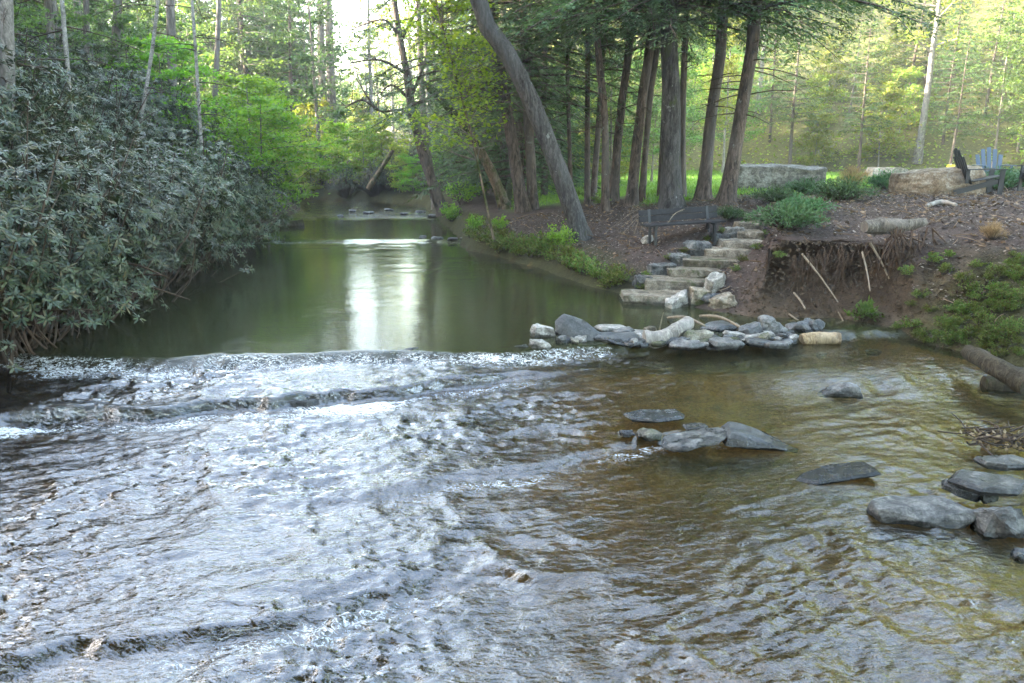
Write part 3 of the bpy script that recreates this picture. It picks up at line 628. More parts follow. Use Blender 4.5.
# big dark disc
P = at_z(580, 347, -.08); s = scale_at(P)
o = obj('slate_disc', rock_mesh('slate_disc', (54 / s, .12, 30 / s), 77, 'round', M['stone_dark'], .02), None, (P[0], P[1] + .12, .08)); o.rotation_euler = (R_(-28), R_(28), R_(-12))
tag(o, 'big dark oval slate tilted on edge in the rock dam', 'rock', GD); o['wetline'] = -.18
for x0, x1, yt, yb, z, m, st, rt, dp, lab in [
        (626, 690, 407, 421, -.2, 'stone_dark', 'slab', (0, -3, 4), .5, 'dark flat slab lying alone upstream of the three midstream rocks'),
        (660, 736, 427, 448, -.24, 'stone_grey', 'round', (0, -9, 8), 0.6, 'pale grey rounded rock beside the dark wedge in midstream'),
        (728, 804, 420, 448, -.25, 'stone_dark', 'wedge', (0, 6, -6), .65, 'dark wedge shaped rock rising highest in midstream'),
        (803, 886, 463, 480, -.28, 'stone_wet', 'slab', (0, -7, 6), .4, 'thin dark slab with its left end under the water'),
        (638, 668, 425, 440, -.25, 'stone_moss', 'round', (0, 0, 0), .8, 'small brown submerged stone left of the grey rounded rock'),
        (684, 712, 421, 431, -.23, 'stone_grey', 'round', (0, 0, 0), .7, 'little grey stone behind the grey rounded rock'),
        (822, 864, 378, 395, -.22, 'stone_grey', 'wedge', (0, 0, 180), .6, 'lone grey stone in the shallows below the sawn log'),
        (731, 739, 360, 365, -.2, 'stone_dark', 'round', (0, 0, 0), .7, 'tiny dark stone in calm water below the dam'),
        (818, 829, 351, 358, -.2, 'stone_grey', 'rock', (0, 0, 0), .7, 'small grey stone in front of the sawn log'),
        (868, 884, 347, 354, -.21, 'stone_pale', 'slab', (0, 0, 0), .7, 'small pale stone by the foot of the mossy bank'),
        (620, 636, 428, 438, -.24, 'stone_wet', 'rock', (0, 0, 0), .8, 'wet black pebble left of the brown submerged stone')]:
    rock('stream_rock', lab, (x0 + x1) / 2, yt, yb, x1 - x0, m, st, z=z, rot=rt, depth=dp, sink=.5, group=GR)
for x0, x1, yt, yb, z, m, st, rt, dp, lab in [
        (880, 985, 488, 526, -.3, 'stone_grey', 'round', (0, 0, -4), .5, 'big smooth grey boulder at the left of the right hand rock pile'),
        (944, 990, 478, 496, -.2, 'stone_dark', 'slab', (0, 16, -8), .4, 'dark thin slab leaning over the big smooth boulder'),
        (960, 1040, 466, 493, -.12, 'stone_grey', 'slab', (0, 2, -5), .6, 'wide flat grey slab on top of the right hand pile'),
        (984, 1034, 493, 536, -.3, 'stone_grey', 'rock', (0, -12, 0), .75, 'bluish grey boulder right of the big smooth boulder'),
        (984, 1040, 452, 469, -.15, 'stone_grey', 'slab', (0, 0, 0), .5, 'dark grey slab behind the wide flat slab'),
        (982, 1000, 484, 500, -.2, 'stone_moss', 'rock', (0, 0, 0), .6, 'small brown stone wedged under the wide flat slab'),
        (1017, 1040, 545, 562, -.33, 'stone_dark', 'round', (0, 0, 0), .8, 'dark stone cut by the right edge of the photo'),
        (983, 998, 425, 437, -.22, 'stone_dark', 'rock', (0, 0, 0), .8, 'small black stone beside the twig heap')]:
    rock('pile_rock', lab, (x0 + x1) / 2, yt, yb, x1 - x0, m, st, z=z, rot=rt, depth=dp, sink=.45, group=GC)
for x0, x1, yt, yb, z, lab in [
        (218, 292, 351, 363, -.1, 'long dark rock breaking the weir crest on the left'), (298, 348, 349, 361, -.1, 'dark rock on the weir crest beside the long left rock'),
        (366, 424, 345, 362, -.1, 'dark rock on the weir crest under the bright glare'), (462, 486, 352, 364, -.12, 'dark rock where water sluices through the weir'),
        (158, 218, 396, 413, -.22, 'rounded dark rock on the second ledge'), (8, 168, 401, 420, -.24, 'long low dark shelf of the second ledge at far left'),
        (228, 326, 393, 407, -.22, 'low dark shelf of the second ledge right of the rounded rock'),
        (505, 532, 343, 358, -.1, 'dark wet rock left of the dam stones'), (40, 60, 353, 362, -.1, 'small dark rock on the weir near the left bank')]:
    rock('weir_rock', lab, (x0 + x1) / 2, yt, yb, x1 - x0, 'stone_wet', 'slab' if x1 - x0 > 90 else 'rock', z=z - (.04 if x1 - x0 > 90 else .05), rot=(0, random.uniform(-2, 2), random.uniform(-4, 4)), depth=.3 if x1 - x0 < 100 else .12, sink=.9, group=GW, rough=.11)
for k, (x, y, w) in enumerate([(437, 240, 14), (452, 241, 12), (465, 240, 16), (480, 242, 11), (494, 241, 14), (509, 243, 12), (423, 239, 10)]):
    rock('far_stone', 'little dark stone in the row across the far end of the pool', x, y - 4, y, w, 'stone_dark', 'rock', z=.02, rot=(0, 0, 40 * k), group='stones across the far pool')
# big stones on the crest
rock('stone_block', 'long grey quarried stone block on the bank top beside the right hand hemlock', 777, 166, 190, 90, 'boulder', 'block', rot=(0, 1, -6), depth=.45, sink=.35, rough=.05)
rock('boulder', 'broad brown boulder with a pale flat top below the black chair', 946, 169, 195, 82, 'boulder_brown', 'slab', rot=(0, -5, 8), depth=.75, sink=.4, rough=.03)
rock('flat_boulder', 'flat grey stone at the lawn edge behind the dry shrub', 890, 168, 178, 40, 'boulder', 'slab', depth=.6)
rock('small_stone', 'pale stone lying by the leg of the bench', 649, 236, 243, 14, 'stone_pale', 'slab', rot=(0, -8, 30))

# ------------------------------------------------------------------ logs, sticks, roots
def log_obj(name, label, pts, rad, mat, cat='log', k=12, n=14, cut=None, group=None, parent=None):
    a = Acc(); P = spline(pts, n); r = np.interp(np.linspace(0, 1, n), np.linspace(0, 1, len(rad)), rad)
    tube(a, P, r, k, .16, int(abs(P[0, 0] * 100)) % 97)
    me = a.mesh(name, M[mat], True)
    o = obj(name, me, parent)
    if label: tag(o, label, cat, group)
    return o
A = at_z(803, 346, -.13); B = at_z(842, 346, -.13)
log_obj('sawn_log', 'short pale yellow sawn log floating at the foot of the bank', [A + [0, .1, .07], (A + B) / 2 + [0, .12, .08], B + [0, .1, .08]], [.085, .095, .088], 'log_cut')
P = [at_z(644, 344, -.02), at_z(662, 343, .0), at_z(676, 338, .05), at_z(692, 331, .12)]
log_obj('driftwood', 'bleached bent driftwood log resting on the rock dam', [P[0] + [0, 0, .06], P[1] + [0, .05, .05], P[2] + [0, .1, .07], P[3] + [0, .15, .1]], [.13, .12, .11, .09], 'drift')
b0 = gp(862, 228); b0[2] += .12
b1 = at_y(918, 224, b0[1] - .05); 
log_obj('grey_log', 'weathered grey log half buried at the lip of the eroded bank', [at_y(864, 227, 11.9), at_y(880, 226, 11.95), at_y(900, 226, 11.9), at_y(924, 222, 12.05)], [.10, .135, .11, .07], 'log')
log_obj('branch', 'pale curved branch lying on the mulch above the grey log', [gp(926, 209) + [0, 0, .05], gp(940, 206) + [0, 0, .07], gp(956, 207) + [0, 0, .04]], [.035, .05, .03], 'drift', 'branch')
log_obj('stump_log', 'dark rotten log slanting into the water at the right edge', [at_z(968, 352, .12), at_z(995, 366, .1), at_z(1030, 386, .02)], [.09, .12, .13], 'log_dark')
log_obj('sunken_log', 'brown log lying in the water under the rotten one', [at_z(984, 384, -.18), at_z(1035, 386, -.18)], [.1, .11], 'log_dark')
log_obj('stub_log', 'low dark log at the far left waterline under the green shrub', [at_z(268, 226, .1), at_z(303, 224, .1)], [.13, .15], 'log_dark')
sticks = [((802, 254), (838, 302), .022, 'long pale stick leaning diagonally across the eroded hollow'), ((794, 293), (805, 309), .025, 'short pale stick standing below the left of the hollow'),
          ((846, 318), (885, 328), .018, 'thin stick lying over the mound below the hollow'), ((862, 252), (870, 291), .02, 'upright pale root hanging in the middle of the hollow'),
          ((870, 243), (889, 279), .026, 'stout pale root slanting to the right in the hollow'), ((905, 333), (917, 347), .015, 'thin pale twig at the foot of the mossy slope'),
          ((789, 314), (809, 331), .02, 'pale stick lying across the rocks left of the sawn log'), ((838, 312), (846, 330), .016, 'forked pale twig beside the fern')]
for (a, b), (c_, d_), r, lab in sticks:
    z0 = 11.35 if b > 290 else 11.6
    A = at_y(a, b, z0 + .25); B = at_y(c_, d_, 11.15 if d_ > 285 else 11.6)
    B[2] = max(B[2], -.2)
    log_obj('stick', lab, [A, (A + B) / 2 + [.012, 0, .01], B], [r * .75, r * .65, r * .45], 'stick', 'stick', 7, 8, group='sticks on the eroded bank')
log_obj('twig', 'thin upright twig standing behind the driftwood', [at_z(659, 334, -.05), at_z(659, 334, -.05) + [.02, 0, .17], at_z(659, 334, -.05) + [.05, 0, .33]], [.012, .01, .006], 'stick', 'twig', 6)
for (a, b), (c_, d_), lab in [((668, 318), (705, 326), 'pale bent stick lying behind the driftwood on the dam'), ((700, 316), (742, 328), 'long pale stick across the back of the dam')]:
    A = at_z(a, b, .03); B = at_z(c_, d_, .12)
    log_obj('stick', lab, [A, (A + B) / 2 + [0, .05, .06], B], [.022, .026, .015], 'stick', 'stick', 7, 8, group='sticks on the dam')
# hanging roots in the hollow
rt = thing('root_mass', 'tangle of brown roots hanging from the lip of the eroded hollow', 'roots', at_y(865, 250, 11.6))
o0 = np.array(rt.location)
a = Acc(); rr = np.random.default_rng(3)
for k in range(150):
    px = rr.uniform(792, 925); lip = np.interp(px, [790, 830, 870, 900, 930], [255, 246, 240, 238, 246])
    P0 = at_y(px, lip + rr.uniform(-1, 12), 11.65 + rr.uniform(0, .5)); ln = rr.uniform(.2, .75)
    pts = [P0, P0 + [rr.uniform(-.1, .1), -.05, -ln * .5], P0 + [rr.uniform(-.2, .2), rr.uniform(-.15, .1), -ln]]
    r0 = rr.uniform(.002, .009); tube(a, spline(pts, 6) - o0, np.linspace(r0, r0 * .4, 6), 5)
obj('hanging_root', a.mesh('hanging_root', M['root'], True), rt)
a = Acc()
for k in range(45):
    px = rr.uniform(890, 938); py = rr.uniform(226, 250); P0 = at_y(px, py, 11.75)
    D = np.array([rr.normal(0, .2), -.15, -rr.uniform(.2, .6)]); r0 = rr.uniform(.006, .02)
    tube(a, spline([P0, P0 + D * .5 + rr.normal(0, .04, 3), P0 + D], 6) - o0, np.linspace(r0, r0 * .3, 6), 5)
obj('root_wad', a.mesh('root_wad', M['root'], True), rt)
# twig heap at right
tw = thing('twig_heap', 'heap of dark twigs and debris caught against the right hand rocks', 'twigs', at_z(998, 446, -.2)); o0 = np.array(tw.location); a = Acc()
for k in range(60):
    P0 = np.array([rr.uniform(-.25, .3), rr.uniform(-.12, .25), rr.uniform(0, .12)]); th = rr.uniform(0, 6.28); L = rr.uniform(.12, .4)
    D = np.array([math.cos(th), math.sin(th), rr.uniform(-.15, .3)]) * L; r0 = rr.uniform(.005, .014)
    tube(a, spline([P0, P0 + D * .5 + rr.normal(0, .02, 3), P0 + D], 5), np.linspace(r0, r0 * .5, 5), 5)
obj('twigs', a.mesh('twigs', M['twig'], True), tw)
a = Acc(); Pq = rr.normal(0, 1, (140, 3)) * [.16, .12, .04] + [0, .05, .06]; leaves(a, Pq, rr.normal(size=(140, 3)), rr.normal(size=(140, 3)) + [0, 0, 2], .05, .035)
obj('dead_leaves', a.mesh('dead_leaves', M['litter']), tw)

# ------------------------------------------------------------------ bench and chairs
P = gp(680, 236); P[2] -= .12; s = scale_at(P); wB = 82 / s
bn = thing('bench', 'dark wooden bench with wide back facing the creek on the mulch slope', 'bench', (P[0], P[1], P[2]), (0, R_(-2.5), R_(10)))
a = Acc()
for k in range(3): box(a, (0, -.02 - .13 * k, .40), (wB, .115, .035))
obj('seat', bev(a.mesh('seat', M['bench_wood']), .006), bn)
a = Acc(); Mr = Matrix.Rotation(R_(-14), 3, 'X')
for k in range(2): box(a, (0, .09 + .032 * k, .50 + .125 * k), (wB, .032, .118), Mr)
obj('backrest', bev(a.mesh('backrest', M['bench_wood']), .006), bn)
for sx in (-1, 1):
    x = sx * (wB * .5 - .22); a = Acc()
    box(a, (x, -.28, .195), (.05, .05, .39)); obj('front_leg', a.mesh('leg', M['bench_iron']), bn)
    a = Acc(); box(a, (x, .05, .18), (.05, .05, .38)); box(a, (x, .085, .51), (.05, .03, .38), Mr); obj('rear_leg', a.mesh('leg', M['bench_iron']), bn)
    a = Acc(); box(a, (x, -.13, .365), (.05, .42, .035)); obj('seat_bracket', a.mesh('bracket', M['bench_iron']), bn)
# dead vine across the bench
a = Acc(); o0 = P.copy()
for k in (0, 1, 5, 6, 7):
    x0 = rr.uniform(-.5, -.25); p0 = np.array([x0, -.32 + rr.uniform(-.05, .05), .3 + rr.uniform(0, .25)]); p1 = np.array([x0 + rr.uniform(.1, .3), .0, rr.uniform(.6, .72)]); p2 = np.array([x0 + rr.uniform(.5, 1.2), .3, rr.uniform(.6, .8)])
    if k > 4: p0 = np.array([-.9 + rr.uniform(-.3, .1), .1, .15]); p1 = np.array([-.8, .1, .5 + rr.uniform(-.1, .2)]); p2 = np.array([-1.2 + rr.uniform(-.3, .3), .2, .2])
    tube(a, spline([p0, p1, p2], 12), np.linspace(.008, .003, 12), 5)
dv = obj('dead_vine', a.mesh('dead_vine', M['stick'], True), None, tuple(P)); tag(dv, 'pale dead vine stems arching over the left of the bench', 'vine')

def chair(label, loc, rz, mat, group='lawn chairs on the bank top'):
    c = thing('lawn_chair', label, 'chair', loc, (0, 0, rz), group); m = M[mat]      # faces -y
    a = Acc(); Mb = Matrix.Rotation(R_(-24), 3, 'X')
    for k in range(5):
        fx = (k - 2); L = .82 - .045 * fx * fx; Mq = Mb @ Matrix.Rotation(R_(fx * 2.6), 3, 'Y')
        cc = np.array(Mq @ Vector((fx * .108, 0, L / 2))) + [0, .22, .26]
        box(a, cc, (.098, .022, L), Mq)
    obj('backrest', bev(a.mesh('backrest', m), .008), c)
    a = Acc(); Ms = Matrix.Rotation(R_(-12), 3, 'X')
    for k in range(6): box(a, np.array(Ms @ Vector((0, -.36 + .1 * k, 0))) + [0, 0, .34], (.52, .088, .022), Ms)
    obj('seat', bev(a.mesh('seat', m), .005), c)
    for sx in (-1, 1):
        a = Acc(); box(a, (sx * .34, -.02, .56), (.13, .74, .024)); obj('armrest', bev(a.mesh('armrest', m), .006), c)
        a = Acc(); box(a, (sx * .29, -.34, .275), (.028, .10, .55)); obj('front_leg', a.mesh('front_leg', m), c)
        a = Acc(); box(a, (sx * .262, .08, .2), (.026, .98, .11), Matrix.Rotation(R_(-17), 3, 'X')); obj('side_rail', a.mesh('side_rail', m), c)
        a = Acc(); box(a, (sx * .29, .33, .41), (.026, .07, .3)); obj('arm_support', a.mesh('arm_support', m), c)
def on_g(px, Y):
    d = ray(px, 165); x = d[0] / d[1] * Y; return (x, Y, gz(x, Y))
chair('black slatted lawn chair seen from the side with its tall back leaning left', on_g(981, 16.6), R_(78), 'black_paint')
chair('pale blue slatted lawn chair between the two black chairs', on_g(994, 19.5), R_(-14), 'blue_paint')
chair('black slatted lawn chair cut off by the right edge of the photo', on_g(1047, 16.9), R_(-70), 'black_paint')
Pd = on_g(951, 34); dg = thing('disc_golf_basket', 'disc golf basket with a yellow top band far across the lawn', 'disc basket', Pd, scale=.85)
def ring(acc, z0, z1, r, n=18):
    tube(acc, [(0, 0, z0), (0, 0, z1)], r, n)
a = Acc(); ring(a, .78, .90, .19); obj('band', a.mesh('band', M['yellow_paint']), dg)
a = Acc(); ring(a, 0, .95, .03, 8); obj('pole', a.mesh('pole', M['steel']), dg)
a = Acc()
for k in range(14):
    th = k / 14 * 6.283; tube(a, spline([(math.cos(th) * .17, math.sin(th) * .17, .78), (math.cos(th) * .1, math.sin(th) * .1, .6), (math.cos(th) * .04, math.sin(th) * .04, .48)], 5), .008, 4)
obj('chains', a.mesh('chains', M['steel']), dg)
a = Acc()
for k in range(16):
    th = k / 16 * 6.283; tube(a, [(math.cos(th) * .19, math.sin(th) * .19, .47), (math.cos(th) * .18, math.sin(th) * .18, .28), (0, 0, .28)], .008, 4)
obj('basket', a.mesh('basket', M['steel']), dg)

# ------------------------------------------------------------------ vegetation prototypes
def rhodo_proto(seed, whorls=1400, R=(1.9, 1.9, 1.75)):
    rr = np.random.default_rng(seed); tw = Acc(); lf = Acc()
    D = nrm(rr.normal(size=(whorls, 3))); D[:, 2] = np.abs(D[:, 2]) * 1.2 - .42; D = nrm(D)
    lump = .52 + .85 * vn3(D * 2.6 + seed, seed) ; rad = lump * rr.uniform(.5, 1.08, whorls)
    C0 = np.array([0, 0, 1.6]); Pw = C0 + D * rad[:, None] * np.array(R)
    Pw[:, 2] = np.maximum(Pw[:, 2], .12 + rr.uniform(0, .3, whorls))
    idx = rr.permutation(whorls)[:110]
    for i in idx:
        b = np.array([rr.normal(0, .25), rr.normal(0, .25), 0]); m = (b + Pw[i]) * .5 + rr.normal(0, .2, 3)
        tube(tw, spline([b, m, Pw[i] - D[i] * .03], 6), np.linspace(.03, .008, 6), 5, cap=False)
    W = nrm(D * .8 + [0, 0, .55] + rr.normal(0, .35, (whorls, 3)))          # axis of each whorl
    nl = 9; P = np.repeat(Pw, nl, 0); A_ = np.repeat(W, nl, 0)
    ref = nrm(np.cross(A_, np.tile([.3, .9, .2], (len(A_), 1)))); r2 = np.cross(A_, ref)
    th = np.tile(np.arange(nl) / nl * 6.283, whorls) + np.repeat(rr.uniform(0, 6.28, whorls), nl) + rr.normal(0, .2, whorls * nl)
    rd = ref * np.cos(th)[:, None] + r2 * np.sin(th)[:, None]
    d = nrm(rd + A_ * rr.uniform(-.25, .55, (len(P), 1)) + [0, 0, -.12])
    leaves(lf, P + rd * .01, d, A_ + rr.normal(0, .15, P.shape), rr.uniform(.07, .14, len(P)), rr.uniform(.022, .036, len(P)), 6, .18)
    return tw.mesh('rhododendron_stems', M['twig'], True), lf.mesh('rhododendron_leaves', M['rhodo'])
def hem_proto(seed, z0, H, Lmax, nb, mat='hemlock', size=1.0, spr=5, droop=.35, tr=0):
    rr = np.random.default_rng(seed); br = Acc(); lf = Acc()
    if tr: tube(br, [(0, 0, -.2), (.06, 0, H * .4), (0, .04, H * .75), (0, 0, H)], [tr * 1.15, tr * .8, tr * .45, .015], 8)
    for b in range(nb):
        u = (b + rr.uniform(0, 1)) / nb; z = z0 + (H - z0) * u ** 1.15; L = Lmax * (1 - u * .93) ** .75 * rr.uniform(.65, 1.1) + .2
        az = b * 2.4 + rr.normal(0, .4); dh = np.array([math.cos(az), math.sin(az), 0]); sd = np.array([-dh[1], dh[0], 0])
        n = 7; s_ = np.linspace(0, 1, n); pts = np.array([0, 0, z]) + dh * (s_ * L)[:, None] + np.array([0, 0, 1]) * ((s_ * .12 - droop * s_ ** 2) * L)[:, None] + rr.normal(0, .03, (n, 3)) * s_[:, None] * L * .5
        tube(br, pts, np.linspace(.012 + .009 * L, .004, n), 4, cap=False)
        nt = int(7 + L * 6)
        for k in range(nt):
            q = rr.uniform(.18, 1); p = np.array([np.interp(q, s_, pts[:, j]) for j in range(3)]); sgn = 1 if k % 2 else -1
            tl = L * (.42 * (1 - q * .62)) * rr.uniform(.5, 1.1) + .12
            td = nrm(sd * sgn * rr.uniform(.6, 1) + dh * rr.uniform(.35, .9) + np.array([0, 0, rr.uniform(-.35, .05)]))
            m = max(2, int(tl / .16 / size)); qq = (np.arange(m) + rr.uniform(.2, .8, m)) / m
            tp = p + td * (qq * tl)[:, None] + np.array([0, 0, -1]) * (.18 * qq ** 2 * tl)[:, None]
            for sg2 in (-1, 1):
                ld = nrm(td + sg2 * np.cross(td, [0, 0, 1.]) * rr.uniform(.4, 1.1, (m, 1)) + rr.normal(0, .18, (m, 3)) + [0, 0, -.15])
                leaves(lf, tp + rr.normal(0, .015, (m, 3)), ld, np.tile([0, 0, 1.], (m, 1)) + rr.normal(0, .3, (m, 3)), rr.uniform(.14, .30, m) * size, rr.uniform(.04, .075, m) * size, 4)
    return br.mesh('hemlock_boughs', M['bark_hemlock'], True), lf.mesh('hemlock_needles', M[mat])
def decid_proto(seed, H, clear, r0, spread, nl, leafmat, barkmat, lsize, lper, flat=.5, sub=6, lean=.06, jitter=.35, up=.35):
    """trunk, limbs, twigs and leaf clusters"""
    rr = np.random.default_rng(seed); tr = Acc(); lf = Acc()
    n = 12; s_ = np.linspace(0, 1, n); wand = np.cumsum(rr.normal(0, lean * H * .1, (n, 2)), 0) * s_[:, None]
    T = np.stack([wand[:, 0], wand[:, 1], s_ * H], 1); rad = r0 * (1 - .85 * s_) * (1 + .5 * np.exp(-s_ * 18))
    tube(tr, T, rad, 8, .1, seed)
    LP = []; 
    for k in range(nl):
        u = clear + (1 - clear) * (k + rr.uniform(0, 1)) / nl; b = np.array([np.interp(u, s_, T[:, j]) for j in range(3)])
        az = k * 2.4 + rr.normal(0, .5); L = spread * (1 - .55 * abs(u - .45 - clear * .4)) * rr.uniform(.6, 1.1) * (1.05 - u * .5)
        d = np.array([math.cos(az), math.sin(az), up * rr.uniform(.2, 1.6)]); d = d / np.linalg.norm(d)
        pts = spline([b, b + d * L * .5 + rr.normal(0, .06 * L, 3), b + d * L + np.array([0, 0, .05 * L]) + rr.normal(0, .1 * L, 3)], 7)
        rl = max(.006, r0 * (1 - .8 * u) * .4); tube(tr, pts, np.linspace(rl, .006, 7), 5, cap=False)
        for j in range(sub):
            q = rr.uniform(.25, 1); p = np.array([np.interp(q, np.linspace(0, 1, 7), pts[:, c]) for c in range(3)])
            d2 = nrm(d * .6 + rr.normal(0, .7, 3) * [1, 1, flat]); l2 = L * rr.uniform(.22, .5)
            p2 = spline([p, p + d2 * l2 * .5 + rr.normal(0, .04 * L, 3), p + d2 * l2], 4); tube(tr, p2, np.linspace(.012, .004, 4), 4, cap=False)
            m = lper; qq = rr.uniform(0, 1.1, m)[:, None]
            LP.append(p + (p2[-1] - p) * qq + rr.normal(0, 1, (m, 3)) * np.array([1, 1, flat]) * l2 * jitter)
    if lper:
        P = np.concatenate(LP); D = rr.normal(size=P.shape) * [1, 1, .5]
        leaves(lf, P, D, rr.normal(0, .5, P.shape) + [0, 0, 1], rr.uniform(.7, 1.3, len(P)) * lsize, rr.uniform(.45, .75, len(P)) * lsize, 4)
        return tr.mesh('trunk', M[barkmat], True), lf.mesh('crown', M[leafmat])
    return tr.mesh('trunk', M[barkmat], True), None
def clump_proto(seed, n, R, mat, L, W, h, up=.7, stems=14):
    """low plant: leafy stems rising from one base"""
    rr = np.random.default_rng(seed); st = Acc(); lf = Acc()
    for k in range(stems):
        th = rr.uniform(0, 6.28); q = math.sqrt(rr.uniform(0, 1)); tip = np.array([math.cos(th) * q * R, math.sin(th) * q * R, h * (1 - .5 * q * q) * rr.uniform(.6, 1.1)])
        b = np.array([tip[0] * .2, tip[1] * .2, 0]); pts = spline([b, b * .5 + tip * .5 + [0, 0, h * .15], tip], 6); tube(st, pts, np.linspace(.008, .003, 6), 4, cap=False)
        m = n // stems; u = rr.uniform(.2, 1.02, m); P = np.stack([np.interp(u, np.linspace(0, 1, 6), pts[:, j]) for j in range(3)], 1) + rr.normal(0, R * .10, (m, 3)) * [1, 1, .6]
        P[:, 2] = np.maximum(P[:, 2], .01)
        D = rr.normal(size=(m, 3)) * .8 + nrm(tip)[None] + [0, 0, up * .3]
        leaves(lf, P, D, rr.normal(0, .5, (m, 3)) + [0, 0, 1], rr.uniform(.7, 1.3, m) * L, rr.uniform(.7, 1.3, m) * W, 4)
    return st.mesh('stems', M['twig'], True), lf.mesh('foliage', M[mat])

def plant(name, label, cat, P, proto, rz=None, s=1.0, group=None, parts=('stems', 'foliage'), tilt=(0, 0)):
    t_ = thing(name, label, cat, tuple(P), (tilt[0], tilt[1], random.uniform(0, 6.28) if rz is None else rz), group, s)
    for nm, me in zip(parts, proto):
        if me is not None: obj(nm, me, t_)
    return t_
RH = [rhodo_proto(i + 1) for i in range(4)]
RHF = [rhodo_proto(i + 11, 800) for i in range(2)]
HEMH = [hem_proto(20 + i, 4.4, 16, 4.2, 105, size=.62) for i in range(2)]             # high crown of the tree row
HEML = [hem_proto(30 + i, .8, 13, 3.0, 95, size=1.05, tr=.13) for i in range(3)]   # low crowned young hemlock
SPR = [decid_proto(40 + i, 9, .22, .09, 2.6, 22, 'spring', 'bark_far', .16, 34, .3) for i in range(2)]
DUL = [decid_proto(45 + i, 11, .2, .1, 2.8, 24, 'dull', 'bark_far', .17, 34, .35) for i in range(2)]
BRI = [decid_proto(50 + i, 4.2, .12, .06, 2.5, 26, 'bright', 'bark_far', .13, 44, .18, up=.25) for i in range(2)]
YEL = [decid_proto(55 + i, 12, .3, .11, 3.0, 26, 'yellow', 'bark_pale', .22, 34, .5, up=.6) for i in range(3)]
YLO = [decid_proto(60 + i, 5, .1, .05, 2.2, 24, 'yellow', 'bark_pale', .2, 34, .4) for i in range(2)]
PIN = [hem_proto(65 + i, 3.2, 11, 2.2, 60, 'pine', 1.1, droop=.05, tr=.11) for i in range(2)]
BAR = [decid_proto(70 + i, 15, .3, .17, 3.2, 20, 'spring', 'bark_far', .1, 0, .6, up=.9) for i in range(3)]
BARL = [decid_proto(75 + i, 16, .35, .19, 3.4, 22, 'yellow', 'bark_pale', .2, 22, .6, up=.8) for i in range(3)]
JUN = [clump_proto(80 + i, 2400, .5, 'juniper', .065, .02, .3, stems=44) for i in range(2)]
BNK = [clump_proto(84 + i, 420, .42, 'bank', .075, .045, .42) for i in range(3)]
GRN = [clump_proto(88 + i, 900, .6, 'bright', .09, .055, 1.0, stems=22) for i in range(2)]
FER = clump_proto(92, 260, .3, 'fern', .09, .035, .3)
DRY = clump_proto(93, 1400, .45, 'drygrass', .16, .012, .55, stems=40)

# --------------------------------------------------------------- foreground trees of the right bank
def skew_trunk(base, toppx, H=15, r0=.2, r1=None, curve=None, flare=.6, mat='bark_hemlock', seed=0, k=14):
    """trunk whose axis runs from the ground point base through the picture point toppx at the same depth"""
    T = at_y(toppx[0], toppx[1], base[1]) - base
    ratio = H / T[2]; pts = [np.zeros(3)]
    if curve is not None:
        for c in curve: pts.append(at_y(c[0], c[1], base[1]) - base)
    pts.append(T)
    if ratio > 1.15:
        tan = T - pts[-2]; tan = tan / tan[2]
        pts.append(T + tan * (H - T[2]) * np.array([.55, .55, 1]))
    pts = np.array(pts); pts[0, 2] -= .15
    n = 26; z = np.linspace(pts[0, 2], pts[-1, 2], n)
    zz = np.concatenate([[z[0], z[0] + .2, z[0] + .45], z[1:]])
    Pp = spline(pts, 60); C_ = np.stack([np.interp(zz, Pp[:, 2], Pp[:, 0]), np.interp(zz, Pp[:, 2], Pp[:, 1]), zz], 1)
    u = (zz - zz[0]) / (zz[-1] - zz[0])
    rad = r0 * (1 - .8 * u) if r1 is None else r0 + (r1 - r0) * u
    rad = rad * (1 + flare * np.exp(-(zz - zz[0]) * 3.2))
    a = Acc(); ph = seed * 1.3
    tube(a, C_, rad, k, .09, seed, flare=lambda i, th: 1 + .25 * np.exp(-(zz[i.astype(int)] - zz[0]) * 2.6) * np.cos(th * 3 + ph))
    return a.mesh('trunk', M[mat], True), C_
def dead_twigs(root, name, C_, seed, z0=1.8, z1=7, n=26, L=1.1):
    rr = np.random.default_rng(seed)
    for k in range(n):
        a = Acc()
        z = rr.uniform(z0, z1); p = np.array([np.interp(z, C_[:, 2], C_[:, j]) for j in range(3)]); az = rr.uniform(0, 6.28); l = L * rr.uniform(.3, 1.1)
        d = np.array([math.cos(az), math.sin(az), rr.uniform(-.25, .15)]); e_ = p + d * l + [0, 0, -.1 * l]
        pts = spline([p, p + d * l * .5, e_], 5); tube(a, pts, np.linspace(.018, .005, 5), 4, cap=False)
        for j in range(4):
            q = rr.uniform(.35, 1); pp = p + (e_ - p) * q; d2 = nrm(d + rr.normal(0, .6, 3)); tube(a, [pp, pp + d2 * l * .25], [.006, .003], 3, cap=False)
        obj(name, a.mesh(name, M['twig'], True), root)
GT = 'hemlock trees standing in a row on the right bank'
